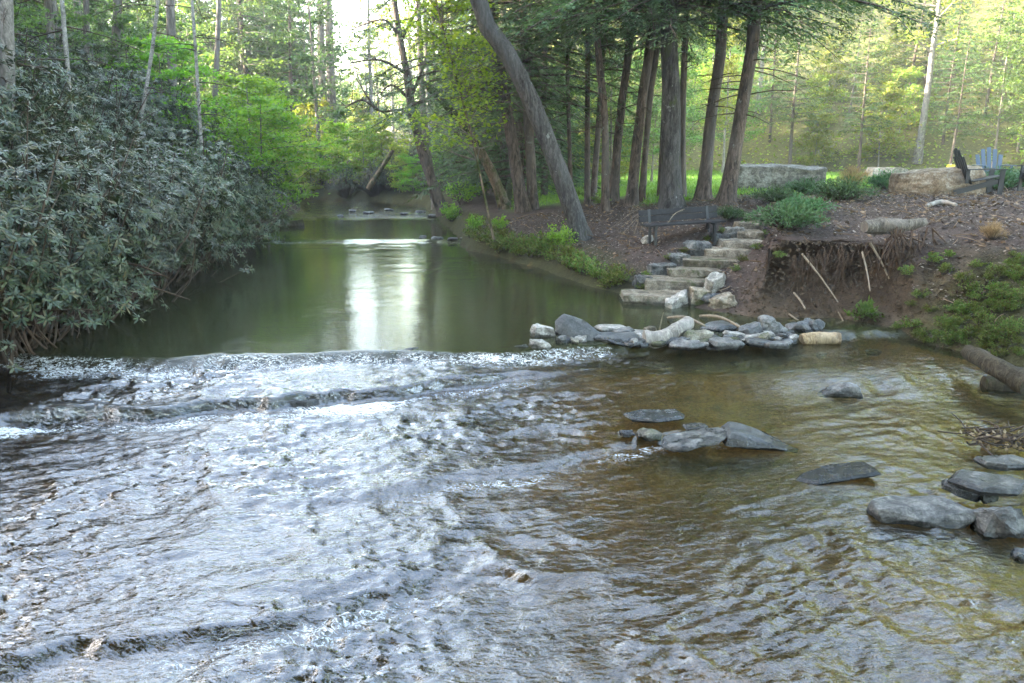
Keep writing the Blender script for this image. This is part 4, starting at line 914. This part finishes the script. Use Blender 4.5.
row = [(572, 182, (567, 40), .07, None, .3, 'bark_hemlock', 'thin straight hemlock trunk at the left end of the row', 1),
       (588, 187, (588, 0), .09, None, .3, 'bark_hemlock', 'slim straight hemlock right behind the grey leaning tree', 1),
       (593, 186, (604, 40), .10, None, .3, 'bark_hemlock', 'slim hemlock leaning right across its two neighbours', 1),
       (606, 196, (597, 0), .105, [(605, 120), (599, 60)], .5, 'bark_hemlock', 'slender slightly bent hemlock in front of the leaning pair', 1),
       (613, 189, (634, 0), .13, [(621, 110)], .5, 'bark_hemlock', 'brown hemlock leaning right, first of the stout leaning pair', 1),
       (631, 191, (655, 0), .145, [(642, 100)], .6, 'bark_hemlock', 'brown hemlock leaning right, second of the stout leaning pair', 1),
       (642, 191, (662, 0), .09, [(650, 100)], .5, 'bark_hemlock', 'thin hemlock hugging the right side of the stout leaning pair', 1),
       (660, 193, (668, 30), .08, None, .3, 'bark_hemlock', 'thin dark hemlock tucked behind the thickest trunk', 1),
       (672, 198, (669, 0), .25, [(671, 100)], .75, 'bark_grey', 'thickest hemlock with flared roots directly above the bench', 1),
       (683, 188, (687, 0), .10, [(683, 100)], .4, 'bark_hemlock', 'slim straight hemlock just right of the thickest trunk', 1),
       (703, 191, (724, 0), .16, [(712, 110), (720, 60)], 1.0, 'bark_hemlock', 'curved hemlock sweeping up to the right with swollen foot', 1),
       (727, 190, (757, 0), .18, [(740, 120), (750, 60)], .9, 'bark_hemlock', 'curved hemlock beside the long stone block, rightmost of the row', 1)]
for i, (bx, by, tp, r0, cv, fl, mt, lab, cr) in enumerate(row):
    Yr = {572:23,588:22,593:23,606:19.5,613:21,631:20,642:20.5,660:21,672:18.5,683:20.5,703:19.5,727:18.5}[bx]
    b = at_y(bx, by, Yr); b[2] = gz(b[0], b[1])
    me, C_ = skew_trunk(b, tp, 15, r0, None, cv, fl, mt, i)
    root = thing('hemlock_tree', lab, 'tree', tuple(b), group=GT)
    obj('trunk', me, root)
    if i != 8: dead_twigs(root, 'dead_branch', C_, i, 2.0, 6.5, 22 if r0 > .12 else 12, 1.3 if r0 > .12 else .8)
    else: dead_twigs(root, 'dead_branch', C_, i, 3.2, 6.5, 8, .8)
    if r0 > .1:
        hp = HEMH[i % 2]; cx, cy = np.interp(7, C_[:, 2], C_[:, 0]), np.interp(7, C_[:, 2], C_[:, 1])
        for nm, mm in (('bough', hp[0]), ('needles', hp[1])):
            o = obj(nm, mm, root, (cx * .9, cy, 0)); o.rotation_euler = (0, 0, i * 1.7); 
            if r0 < .12: o.scale = (.6, .6, 1)
# leaning grey tree and the twin trunks on the mid bank
def solo(name, lab, bx, by, tp, r0, r1, cv, fl, mt, H, seed, Y=None, cat='tree', group=None, k=14):
    b = gp(bx, by, 12.5); 
    if Y: b = at_y(bx, by, Y)
    me, C_ = skew_trunk(b, tp, H, r0, r1, cv, fl, mt, seed, k)
    root = thing(name, lab, cat, tuple(b), group=group); obj('trunk', me, root)
    return root, C_, b
root, C_, b = solo('leaning_tree', 'grey lichened tree leaning far to the left over the pool', 584, 240, (478, 0), .21, .135, [(566, 190), (535, 110), (508, 55)], .35, 'bark_grey', 13, 3)
for nm, mm in zip(('limb', 'crown'), DUL[0]):
    o = obj(nm, mm, root, tuple(C_[-4])); o.scale = (.7, .7, .5); 
root, C_, b = solo('brown_tree', 'shaggy brown trunk leaning left, taller of the pair at the bank edge', 524, 212, (492, 30), .19, .10, [(515, 160), (505, 100)], .6, 'bark_hemlock', 12, 5, group='trunk pair at the bank edge')
dead_twigs(root, 'dead_branch', C_, 61, 2.5, 7, 14, 1.3)
for nm, mm in zip(('bough', 'needles'), HEMH[0]): o = obj(nm, mm, root, (C_[14, 0], C_[14, 1], -1.5))
root, C_, b = solo('brown_tree', 'straighter brown trunk just right of the shaggy one at the bank edge', 534, 209, (524, 30), .16, .09, [(530, 150)], .5, 'bark_hemlock', 12, 6, group='trunk pair at the bank edge')
dead_twigs(root, 'dead_branch', C_, 62, 2, 7, 14, 1.0)
for nm, mm in zip(('bough', 'needles'), HEMH[1]): o = obj(nm, mm, root, (C_[14, 0], C_[14, 1], -1.0))
root, C_, b = solo('mossy_snag', 'mossy broken trunk leaning left behind the shaggy brown trunk', 507, 208, (425, 84), .19, .09, [(488, 165), (463, 125)], .4, 'bark_moss', 3.45, 7, cat='snag')
# small leafy maple at the waterline by the centre
root, C_, b = solo('young_maple', 'young maple with scattered bright leaves above the mossy broken trunk', 494, 236, (436, 0), .032, .02, [(470, 130)], .3, 'bark_moss', 7, 9, Y=18.7)
rr = np.random.default_rng(71); a = Acc(); tw_ = Acc()
for k in range(110):
    yy_ = rr.uniform(-40, 145); q = at_y(rr.uniform(412 if yy_ < 60 or yy_ > 95 else 450, 492 - max(0, 60 - yy_) * .3), yy_, b[1] + rr.uniform(-1.0, .6)) - b
    i_ = np.argmin(abs(C_[:, 2] - (q[2] - .5))); tube(tw_, spline([C_[i_], (C_[i_] + q) / 2 + rr.normal(0, .12, 3), q], 5), np.linspace(.016, .004, 5), 4, cap=False)
    m = 40; P_ = q + rr.normal(0, 1, (m, 3)) * [.26, .3, .07]; leaves(a, P_, rr.normal(size=(m, 3)) * [1, 1, .4], rr.normal(0, .4, (m, 3)) + [0, 0, 1], rr.uniform(.07, .14, m), rr.uniform(.06, .1, m))
obj('branch', tw_.mesh('branch', M['bark_far'], True), root); obj('crown', a.mesh('crown', M['bright']), root)
# centre snags by the far water
b = at_y(443, 212, 27.0)
root, C_, b = solo('bare_tree', 'bare crooked tree reaching long branches left over the far water', 444, 210, (397, 20), .2, .07, [(428, 170), (414, 120), (406, 70)], .4, 'bark_hemlock', 8.5, 12, Y=27.)
for pts in ([(424, 150), (405, 112), (378, 110), (356, 78)], [(408, 75), (380, 60), (345, 64)], [(378, 110), (362, 100), (345, 108)], [(402, 45), (385, 20), (350, 30)], [(410, 100), (392, 85), (380, 95)], [(401, 40), (416, 10), (420, -10)], [(412, 95), (425, 60), (428, 20)]):
    q = [at_y(x, y, b[1] + .2 * (-1) ** j) - b for j, (x, y) in enumerate(pts)]; a = Acc()
    tube(a, spline(q, 14), np.linspace(.065, .015, 14), 6)
    for j in range(8):
        u = rr.integers(3, 13); p = spline(q, 14)[u]; d = rr.normal(0, .6, 3); tube(a, spline([p, p + d * .5, p + d + [0, 0, .15]], 5), np.linspace(.018, .004, 5), 4, cap=False)
    obj('bare_branch', a.mesh('bare_branch', M['bark_hemlock'], True), root)
root, C_, b = solo('bare_tree', 'second bare tree close behind the crooked one at the far bend', 436, 205, (418, 0), .15, .07, [(424, 120)], .3, 'bark_far', 9, 14, Y=29.); dead_twigs(root, 'bare_branch', C_, 63, 1.5, 8, 26, 1.6)
for k, (x, y_, ss, lab) in enumerate([(-4.4, 41, .95, 'sparse tall tree right of the sky gap up the creek'), (-9.6, 53, 1.0, 'sparse tall tree left of the sky gap up the creek'), (-8.6, 66, 1.05, 'sparse pale tree in the middle of the sky gap')]):
    plant('gap_tree', lab, 'tree', np.array([x, y_, gz(x, y_)]), BARL[k % 3], s=ss, group='sparse trees around the sky gap', parts=('trunk', 'crown'))
for k, (x, y) in enumerate([(352, 212), (368, 214), (388, 211), (404, 215), (420, 213), (432, 217), (340, 217)]):
    rock('riffle_stone', 'small wet stone breaking the far bright riffle', x, y - 3, y, 9 + 3 * (k % 3), 'stone_dark', 'rock', z=.1, rot=(0, 0, 50 * k), group='stones in the far riffle')
b = at_y(372, 190, 36.)
root, C_, b = solo('fallen_trunk', 'dark broken trunk slanting up to the right behind the far shrubs', 368, 186, (393, 150), .13, .09, None, .1, 'bark_moss', 1.9, 15, Y=36., cat='snag')
root, C_, b = solo('twin_tree', 'left of two tall straight trunks on the far left bank', 323, 135, (320, 0), .22, .14, None, .2, 'bark_far', 14, 16, Y=44., group='two tall trunks on the far left bank'); dead_twigs(root, 'bare_branch', C_, 64, 3, 13, 30, 2.2)
root, C_, b = solo('twin_tree', 'right of two tall straight trunks on the far left bank', 333, 140, (328, 0), .26, .16, None, .2, 'bark_far', 14, 17, Y=45., group='two tall trunks on the far left bank'); dead_twigs(root, 'bare_branch', C_, 65, 3, 13, 34, 2.4)
# left side: grey trunk at the edge, pale saplings
for bx, by, tp, r0, Y_, mt, lab, nm in [(3, 200, (5, 0), .15, 15, 'bark_pale', 'grey trunk cut by the left edge of the photo above the rhododendrons', 'grey_tree'),
        (141, 100, (158, 0), .055, 21, 'bark_white', 'pale leaning sapling, left of two white stems above the rhododendrons', 'pale_sapling'),
        (199, 110, (192, 0), .05, 22, 'bark_white', 'pale upright sapling, right of two white stems above the rhododendrons', 'pale_sapling'),
        (52, 60, (48, 0), .12, 22, 'bark_far', 'dark trunk in the woods behind the left rhododendrons', 'dark_tree'),
        (112, 60, (118, 0), .16, 26, 'bark_far', 'dark straight trunk between the left edge and the leaning white sapling', 'dark_tree'),
        (172, 90, (170, 0), .2, 30, 'bark_far', 'thick dark trunk between the two white saplings', 'dark_tree'),
        (66, 58, (62, 0), .055, 18, 'bark_white', 'short pale stem glimpsed above the left rhododendrons', 'pale_sapling'),
        (84, 80, (86, 0), .11, 27, 'bark_far', 'slim dark trunk left of the straight dark trunk', 'dark_tree'),
        (214, 100, (219, 0), .13, 33, 'bark_far', 'slim dark trunk right of the upright white sapling', 'dark_tree')]:
    p = at_y(bx, by, Y_); gzz = gz(p[0], p[1]); dz = p[2] - gzz
    top = at_y(tp[0], tp[1], Y_); dirv = (top - p) / (top[2] - p[2]); b = p - dirv * dz
    root = thing(nm, lab, 'tree', tuple(b))
    me, C_ = skew_trunk(b, tp, 13, r0, r0 * .5, None, .3, mt, int(bx)); obj('trunk', me, root); dead_twigs(root, 'bare_branch', C_, int(bx) + 200, 2.5, 10, 24, 1.6)

# --------------------------------------------------------------- rhododendrons on the left bank
GRH = 'rhododendrons along the left bank'
def left_pt(yy, e_):
    xs = np.interp(yy, [p[1] for p in LS], [p[0] for p in LS]); x = xs - e_; return np.array([x, yy, gz(x, yy)])
spots = []
for yy, ee, ss, lab in [(8.0, .9, 1.0, 'rhododendron nearest the camera, its leaves crossing the left edge'), (9.6, .4, 1.02, 'rhododendron hanging lowest over the bank roots beside the weir'),
        (11.3, .5, 1.05, 'rhododendron arching over the pool just behind the weir'), (13.0, .5, 1.05, 'rhododendron with bare stems dipping to the pool'),
        (14.9, .6, 1.0, 'rhododendron midway along the left bank of the pool'), (17.0, .7, 1.05, 'rhododendron beyond the middle of the left bank'),
        (19.4, .8, 1.0, 'dark rhododendron before the bright green shrub'), (22.0, .9, 1.0, 'far dark rhododendron below the bright green shrub')]:
    spots.append((yy, ee, ss, lab))
for k, (yy, ee, ss, lab) in enumerate(spots):
    P = left_pt(yy, ee - .55); P[2] = -.58; RHO = globals().get('RHO', []); RHO.append(None); RHO[-1] = plant('rhododendron', lab, 'shrub', P, RH[k % 4], s=ss, group=GRH)
k = 0
for e_ in (3.2, 5.6, 8.2, 11):
    for yy in np.arange(9.5, 27, 2.3 if e_ < 6 else 2.9):
        k += 1
        P = left_pt(yy + rng.uniform(-.5, .5), e_ + rng.uniform(-.4, .4)); P[2] -= .2
        plant('rhododendron', 'dark leathery rhododendron in the thicket climbing the slope behind the waterside shrubs', 'shrub', P, (RH + RHF)[k % 6], s=rng.uniform(.95, 1.2), group='rhododendrons up the left slope')
for k, (x, y_, ss) in enumerate([(-9.6, 27, .9), (-9.8, 30, .9), (-11, 33, .95), (-13.6, 35.4, .9), (-9.0, 39.5, 1), (-6.8, 39.8, .9), (-5.0, 41, 1.0), (-11, 43, 1.1), (-8, 45, 1.1), (-13, 40.5, 1.0), (-3.3, 36.5, .8), (-7.4, 38.0, .8), (-5.9, 37.2, .75), (-9.2, 39.0, .85), (-11, 39.8, .8), (-8.2, 37.4, .6), (-4.6, 35.2, .6), (-5.4, 36.2, .6), (-6.7, 36.9, .65), (-10.2, 38.4, .7), (-12.2, 39.6, .8)]):
    P = np.array([x, y_, max(gz(x, y_), .2) - .15]); 
    if k % 3 == 0: plant('rhododendron', 'dusky rhododendron mound at the far bend of the creek', 'shrub', P, RHF[k % 2], s=ss * .8, group='rhododendrons at the far bend')
    else: plant('spring_shrub', 'pale green spring shrub at the far bend of the creek', 'shrub', P, YLO[k % 2] if k % 2 else BRI[0], s=ss * .75, group='spring shrubs at the far bend', parts=('trunk', 'crown'))
# bank roots and dirt under the nearest rhododendron
rb = thing('bank_roots', 'bare brown roots and stems on the undercut left bank at the weir', 'roots', (-7.0, 9.7, .0)); a = Acc()
for k in range(60):
    p0 = np.array([rr.uniform(-.8, .5), rr.uniform(-.7, .9), rr.uniform(.2, .7)]); p1 = p0 + [rr.uniform(.1, .6), rr.uniform(-.4, .3), -rr.uniform(.2, .7)]
    r0 = rr.uniform(.008, .03); tube(a, spline([p0, (p0 + p1) / 2 + rr.normal(0, .1, 3), p1], 7), np.linspace(r0, r0 * .4, 7), 5)
obj('roots', a.mesh('roots', M['root'], True), rb)
for k, (ax, ay, bx, by) in enumerate([(125, 283, 190, 300), (140, 265, 172, 280), (150, 290, 168, 276), (110, 318, 120, 302), (60, 322, 95, 300)]):
    A = at_y(ax, ay, 11.6); B = at_y(bx, by, 11.0); A[0] -= .6; B[2] = max(B[2], .03)
    q = RHO[1 if ax < 115 else 2]; o = log_obj('bare_stem', None, [A, (A + B) / 2 + [0, 0, .12], B], [.022, .016, .008], 'root', 'branch', 6, 10, parent=q)
    o.matrix_parent_inverse = Matrix.LocRotScale(q.location, q.rotation_euler, q.scale).inverted()

# bright shrubs on the left bank
for x, y_, ss, pr_, lab in [(-8.3, 25.2, 1.0, 0, 'bright green layered shrub overhanging the left of the pool'), (-9.6, 28.2, 1.05, 1, 'bright green shrub just behind the overhanging one'),
                            (-11, 24.5, 1.1, 1, 'bright green small tree above the dark rhododendrons'), (-10.5, 31.5, 1.05, 0, 'farthest bright green shrub on the left bank')]:
    P = np.array([x, y_, gz(x, y_) - .1]); plant('green_shrub', lab, 'shrub', P, BRI[pr_], s=ss, group='bright shrubs on the left bank', parts=('trunk', 'crown'))
# --------------------------------------------------------------- woods
BIG = [decid_proto(95 + i, 19, .42, .3, 7.5, 26, 'dull', 'bark_grey', .42, 46, .5, up=.3) for i in range(2)]  # unseen trees added around the viewpoint to cut overhead sky light
for k, (x, y_, ss, lab) in enumerate([(-9.5, -3, 1, 'left of'), (-4, -8, 1.05, 'close behind the left of'), (3, -6.5, 1, 'directly behind'), (10.5, -3, 1, 'right of'), (13, 3.5, .95, 'farther right of'), (-11.5, 2.5, .9, 'farther left of'), (-13, -9, 1.1, 'well behind the left of'), (9, -11, 1, 'well behind the right of'), (-1, -14, 1.1, 'farthest behind'), (-15, 8, .95, 'far out on the left of'), (16.5, 9.5, .9, 'far out on the right of')]):
    plant('added_canopy_tree', 'unseen leafy tree added to block sky light, standing %s the viewpoint' % lab, 'tree', np.array([x, y_, gz(x, y_) - .1]), BIG[k % 2], s=ss, group='added trees blocking sky around the viewpoint', parts=('trunk', 'crown'))
used = []
def wood(n, xr, yr, cond, protos, name, lab, grp, smin, smax, mind, seed, cat='tree'):
    rr = np.random.default_rng(seed); cnt = 0; tries = 0
    while cnt < n and tries < n * 60:
        tries += 1; x = rr.uniform(*xr); y = rr.uniform(*yr)
        g, d_, p_, e_ = [float(q[0]) for q in ground(x, y)]
        if not cond(x, y, d_, e_, g): continue
        if any((x - a) ** 2 + (y - b) ** 2 < mind * mind for a, b in used): continue
        used.append((x, y)); cnt += 1; s_ = rr.uniform(smin, smax)
        pr_ = protos[cnt % len(protos)]
        t_ = thing(name, lab, cat, (x, y, g - .1), (rr.normal(0, .03), rr.normal(0, .03), rr.uniform(0, 6.28)), grp, s_)
        for nm, me in zip(('trunk', 'crown'), pr_):
            if me is not None: obj(nm, me, t_)
vis = lambda x, y: abs(x) < .78 * y + 3
# dark young hemlocks behind the tree row
hl = [(503, 30), (484, 31), (520, 27), (545, 28), (474, 36), (497, 35), (530, 34), (455, 42), (437, 46)]
for k, (px, Y_) in enumerate(hl):
    d = ray(px, 150); x = d[0] / d[1] * Y_; b = np.array([x, Y_, gz(x, Y_) - .1]); used.append((x, Y_))
    t_ = thing('young_hemlock', 'dark young hemlock with branches to the ground behind the trunk pair', 'tree', tuple(b), (0, 0, k * 1.1), 'young hemlocks on the middle bank', random.uniform(.85, 1.15))
    for nm, mm in zip(('trunk', 'needles'), HEML[k % 3]): obj(nm, mm, t_)
wood(46, (-42, -10), (14, 66), lambda x, y, d, e, g: e > 4 and vis(x, y), DUL + SPR, 'understory_tree', 'green leaved understory tree in the shade of the left slope', 'understory trees on the left slope', .5, .72, 2.0, 1)
wood(44, (-42, -10), (13, 70), lambda x, y, d, e, g: e > 5 and vis(x, y), BAR, 'woodland_tree', 'tall bare limbed grey tree on the wooded left slope', 'bare trees on the left slope', .85, 1.2, 1.6, 2)
wood(22, (-40, -11), (17, 62), lambda x, y, d, e, g: e > 6 and vis(x, y), HEML, 'slope_hemlock', 'dark hemlock among the grey trunks of the left slope', 'hemlocks on the left slope', .5, .75, 2.2, 3)
wood(44, (-40, -9), (36, 62), lambda x, y, d, e, g: (d > 1.5 or e > 2) and -.66 < x / y < -.25, DUL + SPR + HEML[:1], 'slope_tree', 'tall hazy green tree closing the view behind the bright green shrubs', 'tall trees closing the left view', 1.05, 1.4, 2.0, 24)
wood(60, (-46, -8), (44, 78), lambda x, y, d, e, g: (d > 1.5 or e > 1) and -.62 < x / y < -.245, SPR + DUL + BAR, 'bend_tree', 'green tree on the slope beyond the far bend of the creek', 'trees beyond the far bend', .75, 1.1, 1.8, 14)
wood(62, (-36, -4), (60, 150), lambda x, y, d, e, g: d > 1.5 and -.25 < x / y < -.06, SPR + BARL[:1] + YLO + DUL[:1], 'valley_tree', 'pale hazy spring tree far up the creek valley', 'trees up the creek valley', .75, 1.25, 2.2, 4)
wood(12, (-1, 9), (27, 37), lambda x, y, d, e, g: d > 3 and .04 < x / y < .2, SPR + YLO[:1], 'midwood_tree', 'light green understory tree seen between the trunks of the row', 'light trees behind the row', .5, .75, 2.0, 25)
wood(26, (-8, 18), (43, 58), lambda x, y, d, e, g: d > 3 and -.09 < x / y < .3, SPR + YEL[:1], 'lawn_edge_tree', 'green tree at the back edge of the lawn behind the hemlock row', 'trees at the back of the lawn', .6, .9, 2.0, 5)
wood(9, (6, 34), (42, 54), lambda x, y, d, e, g: .3 < x / y < .62 and x * .38 + y * .93 > 47, PIN, 'young_pine', 'slender young pine with bare lower stem at the lawn edge', 'young pines at the lawn edge', .7, 1.0, 1.5, 6)
wood(14, (10, 36), (38, 56), lambda x, y, d, e, g: .3 < x / y < .75 and x * .38 + y * .93 > 50, YLO + SPR[:1], 'edge_shrub', 'leafy yellow green small tree on the edge of the sunlit hillside', 'small trees along the sunlit edge', .7, 1.0, 1.6, 7)
wood(16, (22, 54), (26, 50), lambda x, y, d, e, g: .8 < x / y < 1.15, YEL + BARL[:1], 'added_reflection_tree', 'unseen tall spring tree with a pale trunk, added for its reflection in the creek', 'added tall trees right of view', 1.6, 2.1, 3.0, 18)  # added out of view so the water mirrors their yellow green crowns
wood(150, (0, 80), (44, 112), lambda x, y, d, e, g: .05 < x / y < .85 and x * .38 + y * .93 > 53, YEL + YLO + BARL, 'hillside_tree', 'sunlit yellow green tree on the hillside beyond the lawn', 'trees on the sunlit hillside', .9, 1.4, 1.9, 8)

# --------------------------------------------------------------- plants on the right bank
for px, py, ss, lab in [(785, 226, 1.0, 'low juniper spilling over the right side of the upper steps'), (801, 212, .8, 'low juniper just above the lowest juniper'), (775, 200, .8, 'juniper sprig below the long stone block'),
        (808, 193, .9, 'juniper at the right foot of the long stone block'), (843, 198, 1.0, 'juniper in front of the dry brown shrub'), (889, 188, 1.0, 'juniper patch between the dry shrub and the brown boulder'),
        (998, 188, 1.1, 'juniper right of the brown boulder under the chairs'), (1020, 186, 1.0, 'juniper at the right edge below the black chair'), (728, 217, .6, 'small green sprig on the mulch right of the bench')]:
    plant('juniper', lab, 'juniper', gp(px, py + 2), JUN[px % 2], s=ss * 1.35, group='junipers on the bank top')
plant('dry_shrub', 'round dry brown shrub at the lawn edge', 'shrub', gp(852, 188), DRY, s=1.0)
P = gp(862, 322, 9.8); plant('fern', 'bright green fern at the foot of the eroded bank', 'fern', P, FER, s=1.0)
for px, py, ss, lab in [(463, 205, 1.15, 'bright green bush at the far corner of the right bank'), (478, 196, 1.0, 'bright green bush behind the one at the far corner'), (562, 250, .62, 'bright green bush at the foot of the leaning tree'), (452, 222, .7, 'low green bush dipping to the far water'), (474, 232, .5, 'small green bush under the mossy broken trunk'), (500, 232, .45, 'small green bush at the foot of the shaggy brown trunk')]:
    plant('waterside_bush', lab, 'bush', gp(px, py, 12), GRN[px % 2], s=ss, group='bright bushes on the right bank')
bp = [(470, 238), (483, 243), (496, 246), (506, 241), (516, 249), (528, 250), (540, 258), (552, 262), (572, 270), (590, 200), (600, 205), (612, 284), (476, 228), (488, 236), (521, 258), (500, 254), (584, 276), (598, 280), (532, 258), (515, 254), (493, 248), (563, 266), (488, 243), (577, 272), (548, 257), (508, 250), (608, 290), (620, 287), (545, 250)]
for k, (px, py) in enumerate(bp):
    plant('bank_plant', 'low leafy plant on the steep edge of the right bank', 'plant', gp(px, py, 11), BNK[k % 3], s=random.uniform(.65, 1.0), group='plants along the pool edge')
rr = np.random.default_rng(90)
cnt = 0
while cnt < 110:
    px, py = rr.uniform(895, 1024), rr.uniform(255, 362)
    if py < 372 - (px - 880) * .9 and rr.uniform() > .18: continue
    if py > 345 + (px - 900) * .22: continue
    P = gp(px, py, 8.5)
    if ground(P[0], P[1])[1][0] < .1: continue
    cnt += 1; plant('slope_plant', 'small mossy leafed plant on the slope right of the eroded hollow', 'plant', P, BNK[cnt % 3], s=rr.uniform(.2, .42), group='plants on the mossy slope')
plant('grass_tuft', 'dry grass tuft on the mulch above the mossy slope', 'grass tuft', gp(992, 240, 9), DRY, s=.45, group=None)
plant('moss_tuft', 'mossy green tuft on the bare soil right of the steps', 'moss', gp(778, 262, 10), BNK[0], s=.3)

# --------------------------------------------------------------- stuff: mulch chips, lawn grass, litter
rr = np.random.default_rng(33)
n = 60000; x = rr.uniform(-1, 14, n); y = rr.uniform(10, 21, n) ; g, d_, p_, e_ = ground(x, y)
az_ = x / y; keep = (d_ > .5) & (az_ < .78) & ~((y > 19.8) & (az_ > .18)) & ~((p_ > 14.1) & (p_ < 15.8) & (d_ < 1.25))
x, y, g = x[keep], y[keep], g[keep]; n = len(x); a = Acc()
th = rr.uniform(0, 6.28, n); D = np.stack([np.cos(th), np.sin(th), rr.normal(0, .25, n)], 1)
leaves(a, np.stack([x, y, g + rr.uniform(.004, .03, n)], 1), D, rr.normal(0, .45, (n, 3)) + [0, 0, 1], rr.uniform(.025, .085, n), rr.uniform(.012, .035, n))
setting(obj('mulch', a.mesh('mulch', M['chip'])), 'stuff')
sel = rr.permutation(n)[:2600]; a = Acc(); m = len(sel); th = rr.uniform(0, 6.28, m)
leaves(a, np.stack([x[sel], y[sel], g[sel] + .03], 1), np.stack([np.cos(th), np.sin(th), rr.normal(0, .3, m)], 1), rr.normal(0, .5, (m, 3)) + [0, 0, 1], rr.uniform(.06, .13, m), rr.uniform(.03, .07, m))
for i in sel[:420]:
    th = rr.uniform(0, 6.28); L = rr.uniform(.1, .45); p0 = np.array([x[i], y[i], g[i] + .02]); p1 = np.array([x[i] + math.cos(th) * L, y[i] + math.sin(th) * L, 0]); p1[2] = g[i] + .03 + .3 * math.sin(th) * L
    tube(a, spline([p0, (p0 + p1) / 2 + rr.normal(0, .02, 3), p1], 4), [.009, .008, .006, .004], 4, cap=False)
setting(obj('leaf_litter', a.mesh('leaf_litter', M['litter'])), 'stuff')
n = 5000; x = rr.uniform(3.2, 7.0, n); y = rr.uniform(10.0, 12.9, n); g, d_, p_, e_ = ground(x, y); k_ = (d_ > .02) & (d_ < 1.1) & (p_ > 13.4) & (p_ < 17)
x, y, g = x[k_], y[k_], g[k_]; a = Acc()
TV = np.array([[1, 0, -.5], [-.5, .87, -.5], [-.5, -.87, -.5], [0, 0, 1]])
for i in range(len(x)):
    Q = np.array(Euler(rr.uniform(0, 6.28, 3)).to_matrix()); a.add(TV * rr.uniform(.5, 1.4, (4, 1)) @ Q.T * rr.uniform(.008, .035) + [x[i], y[i], g[i]], [[0, 2, 1], [0, 1, 3], [1, 2, 3], [2, 0, 3]])
setting(obj('soil_clods', a.mesh('soil_clods', plain('soil', (.06, .044, .03), .95, .1, 20, .5))), 'stuff')
for px, py in [(640, 290), (647, 277), (668, 262), (684, 254), (706, 243), (722, 234), (757, 250), (742, 262), (735, 272), (765, 236)]:
    plant('step_weed', 'small green weed growing between the stones of the steps', 'weed', gp(px, py, 11), BNK[px % 3], s=.28, group='weeds along the steps')
n = 90000; x = rr.uniform(-1, 40, n); y = 19 + 34 * rr.uniform(0, 1, n) ** 1.3; g, d_, p_, e_ = ground(x, y); az_ = x / y
lwm = np.maximum(((y > 19.6) & (az_ > .175)), (y > 23.5) & (az_ > .0)) & (x * .38 + y * .93 < 53) & (az_ < .8)
x, y, g = x[lwm], y[lwm], g[lwm]; n = len(x); a = Acc(); D = rr.normal(0, .35, (n, 3)) + [0, 0, 1]
leaves(a, np.stack([x, y, g], 1), D, rr.normal(size=(n, 3)), rr.uniform(.06, .16, n), rr.uniform(.02, .04, n))
setting(obj('grass', a.mesh('grass', M['grass'])), 'stuff')
n = 90000; x = rr.uniform(0, 75, n); y = rr.uniform(42, 100, n); g, d_, p_, e_ = ground(x, y); k_ = (x * .38 + y * .93 > 52) & (x / y < .8) & (x / y > .0)
x, y, g = x[k_], y[k_], g[k_]; n = len(x); a = Acc(); D = rr.normal(size=(n, 3)) * [1, 1, .4]
pick = rr.uniform(size=n) < .5
leaves(a, np.stack([x, y, g + rr.uniform(.02, 1.2, n) ** 2], 1), D, rr.normal(0, .5, (n, 3)) + [0, 0, 1], rr.uniform(.12, .3, n), rr.uniform(.08, .2, n))
setting(obj('undergrowth', a.mesh('undergrowth', M['yellow'])), 'stuff')

# ------------------------------------------------------------------ haze
HAZE = .001
if HAZE:
    a = Acc(); box(a, (0, 92, 36), (224, 280, 84)); t = NT('haze'); v = t.n('ShaderNodeVolumePrincipled')
    v.inputs['Color'].default_value = (.93, .96, 1, 1); v.inputs['Density'].default_value = HAZE; v.inputs['Anisotropy'].default_value = .2
    t.l(v.outputs[0], t.out.inputs['Volume']); setting(obj('haze', a.mesh('haze', t.m)), 'stuff')

# ------------------------------------------------------------------ light
EL, AZ = R_(15), R_(-86)
W = bpy.data.worlds.new('World'); SC.world = W; W.use_nodes = True; nt = W.node_tree; nt.nodes.clear()
sky = nt.nodes.new('ShaderNodeTexSky'); sky.sky_type = 'NISHITA'; sky.sun_disc = False; sky.sun_elevation = EL; sky.sun_rotation = AZ
sky.dust_density = 2.0; sky.air_density = 1.15; sky.ozone_density = .3
bg = nt.nodes.new('ShaderNodeBackground'); bg.inputs[1].default_value = .15; ow = nt.nodes.new('ShaderNodeOutputWorld')
nt.links.new(sky.outputs[0], bg.inputs[0]); nt.links.new(bg.outputs[0], ow.inputs[0])
sl = bpy.data.lights.new('sun', 'SUN'); sl.energy = 4.6; sl.angle = R_(.5); sl.color = (1, .9, .72)
so = bpy.data.objects.new('sun', sl); COL.objects.link(so)
sd = Vector((math.sin(AZ) * math.cos(EL), math.cos(AZ) * math.cos(EL), math.sin(EL)))
so.rotation_euler = (-sd).to_track_quat('-Z', 'Y').to_euler()
SC.view_settings.view_transform = 'Standard'; SC.view_settings.look = 'None'; SC.view_settings.gamma = 1; SC.view_settings.exposure = 4.2
cy = SC.cycles; cy.max_bounces = 7; cy.diffuse_bounces = 3; cy.glossy_bounces = 3; cy.transparent_max_bounces = 8; cy.transmission_bounces = 3; cy.volume_bounces = 0
cy.use_denoising = True; cy.sample_clamp_indirect = 8; cy.caustics_reflective = False; cy.caustics_refractive = False
cy.use_adaptive_sampling = True; cy.adaptive_threshold = .02
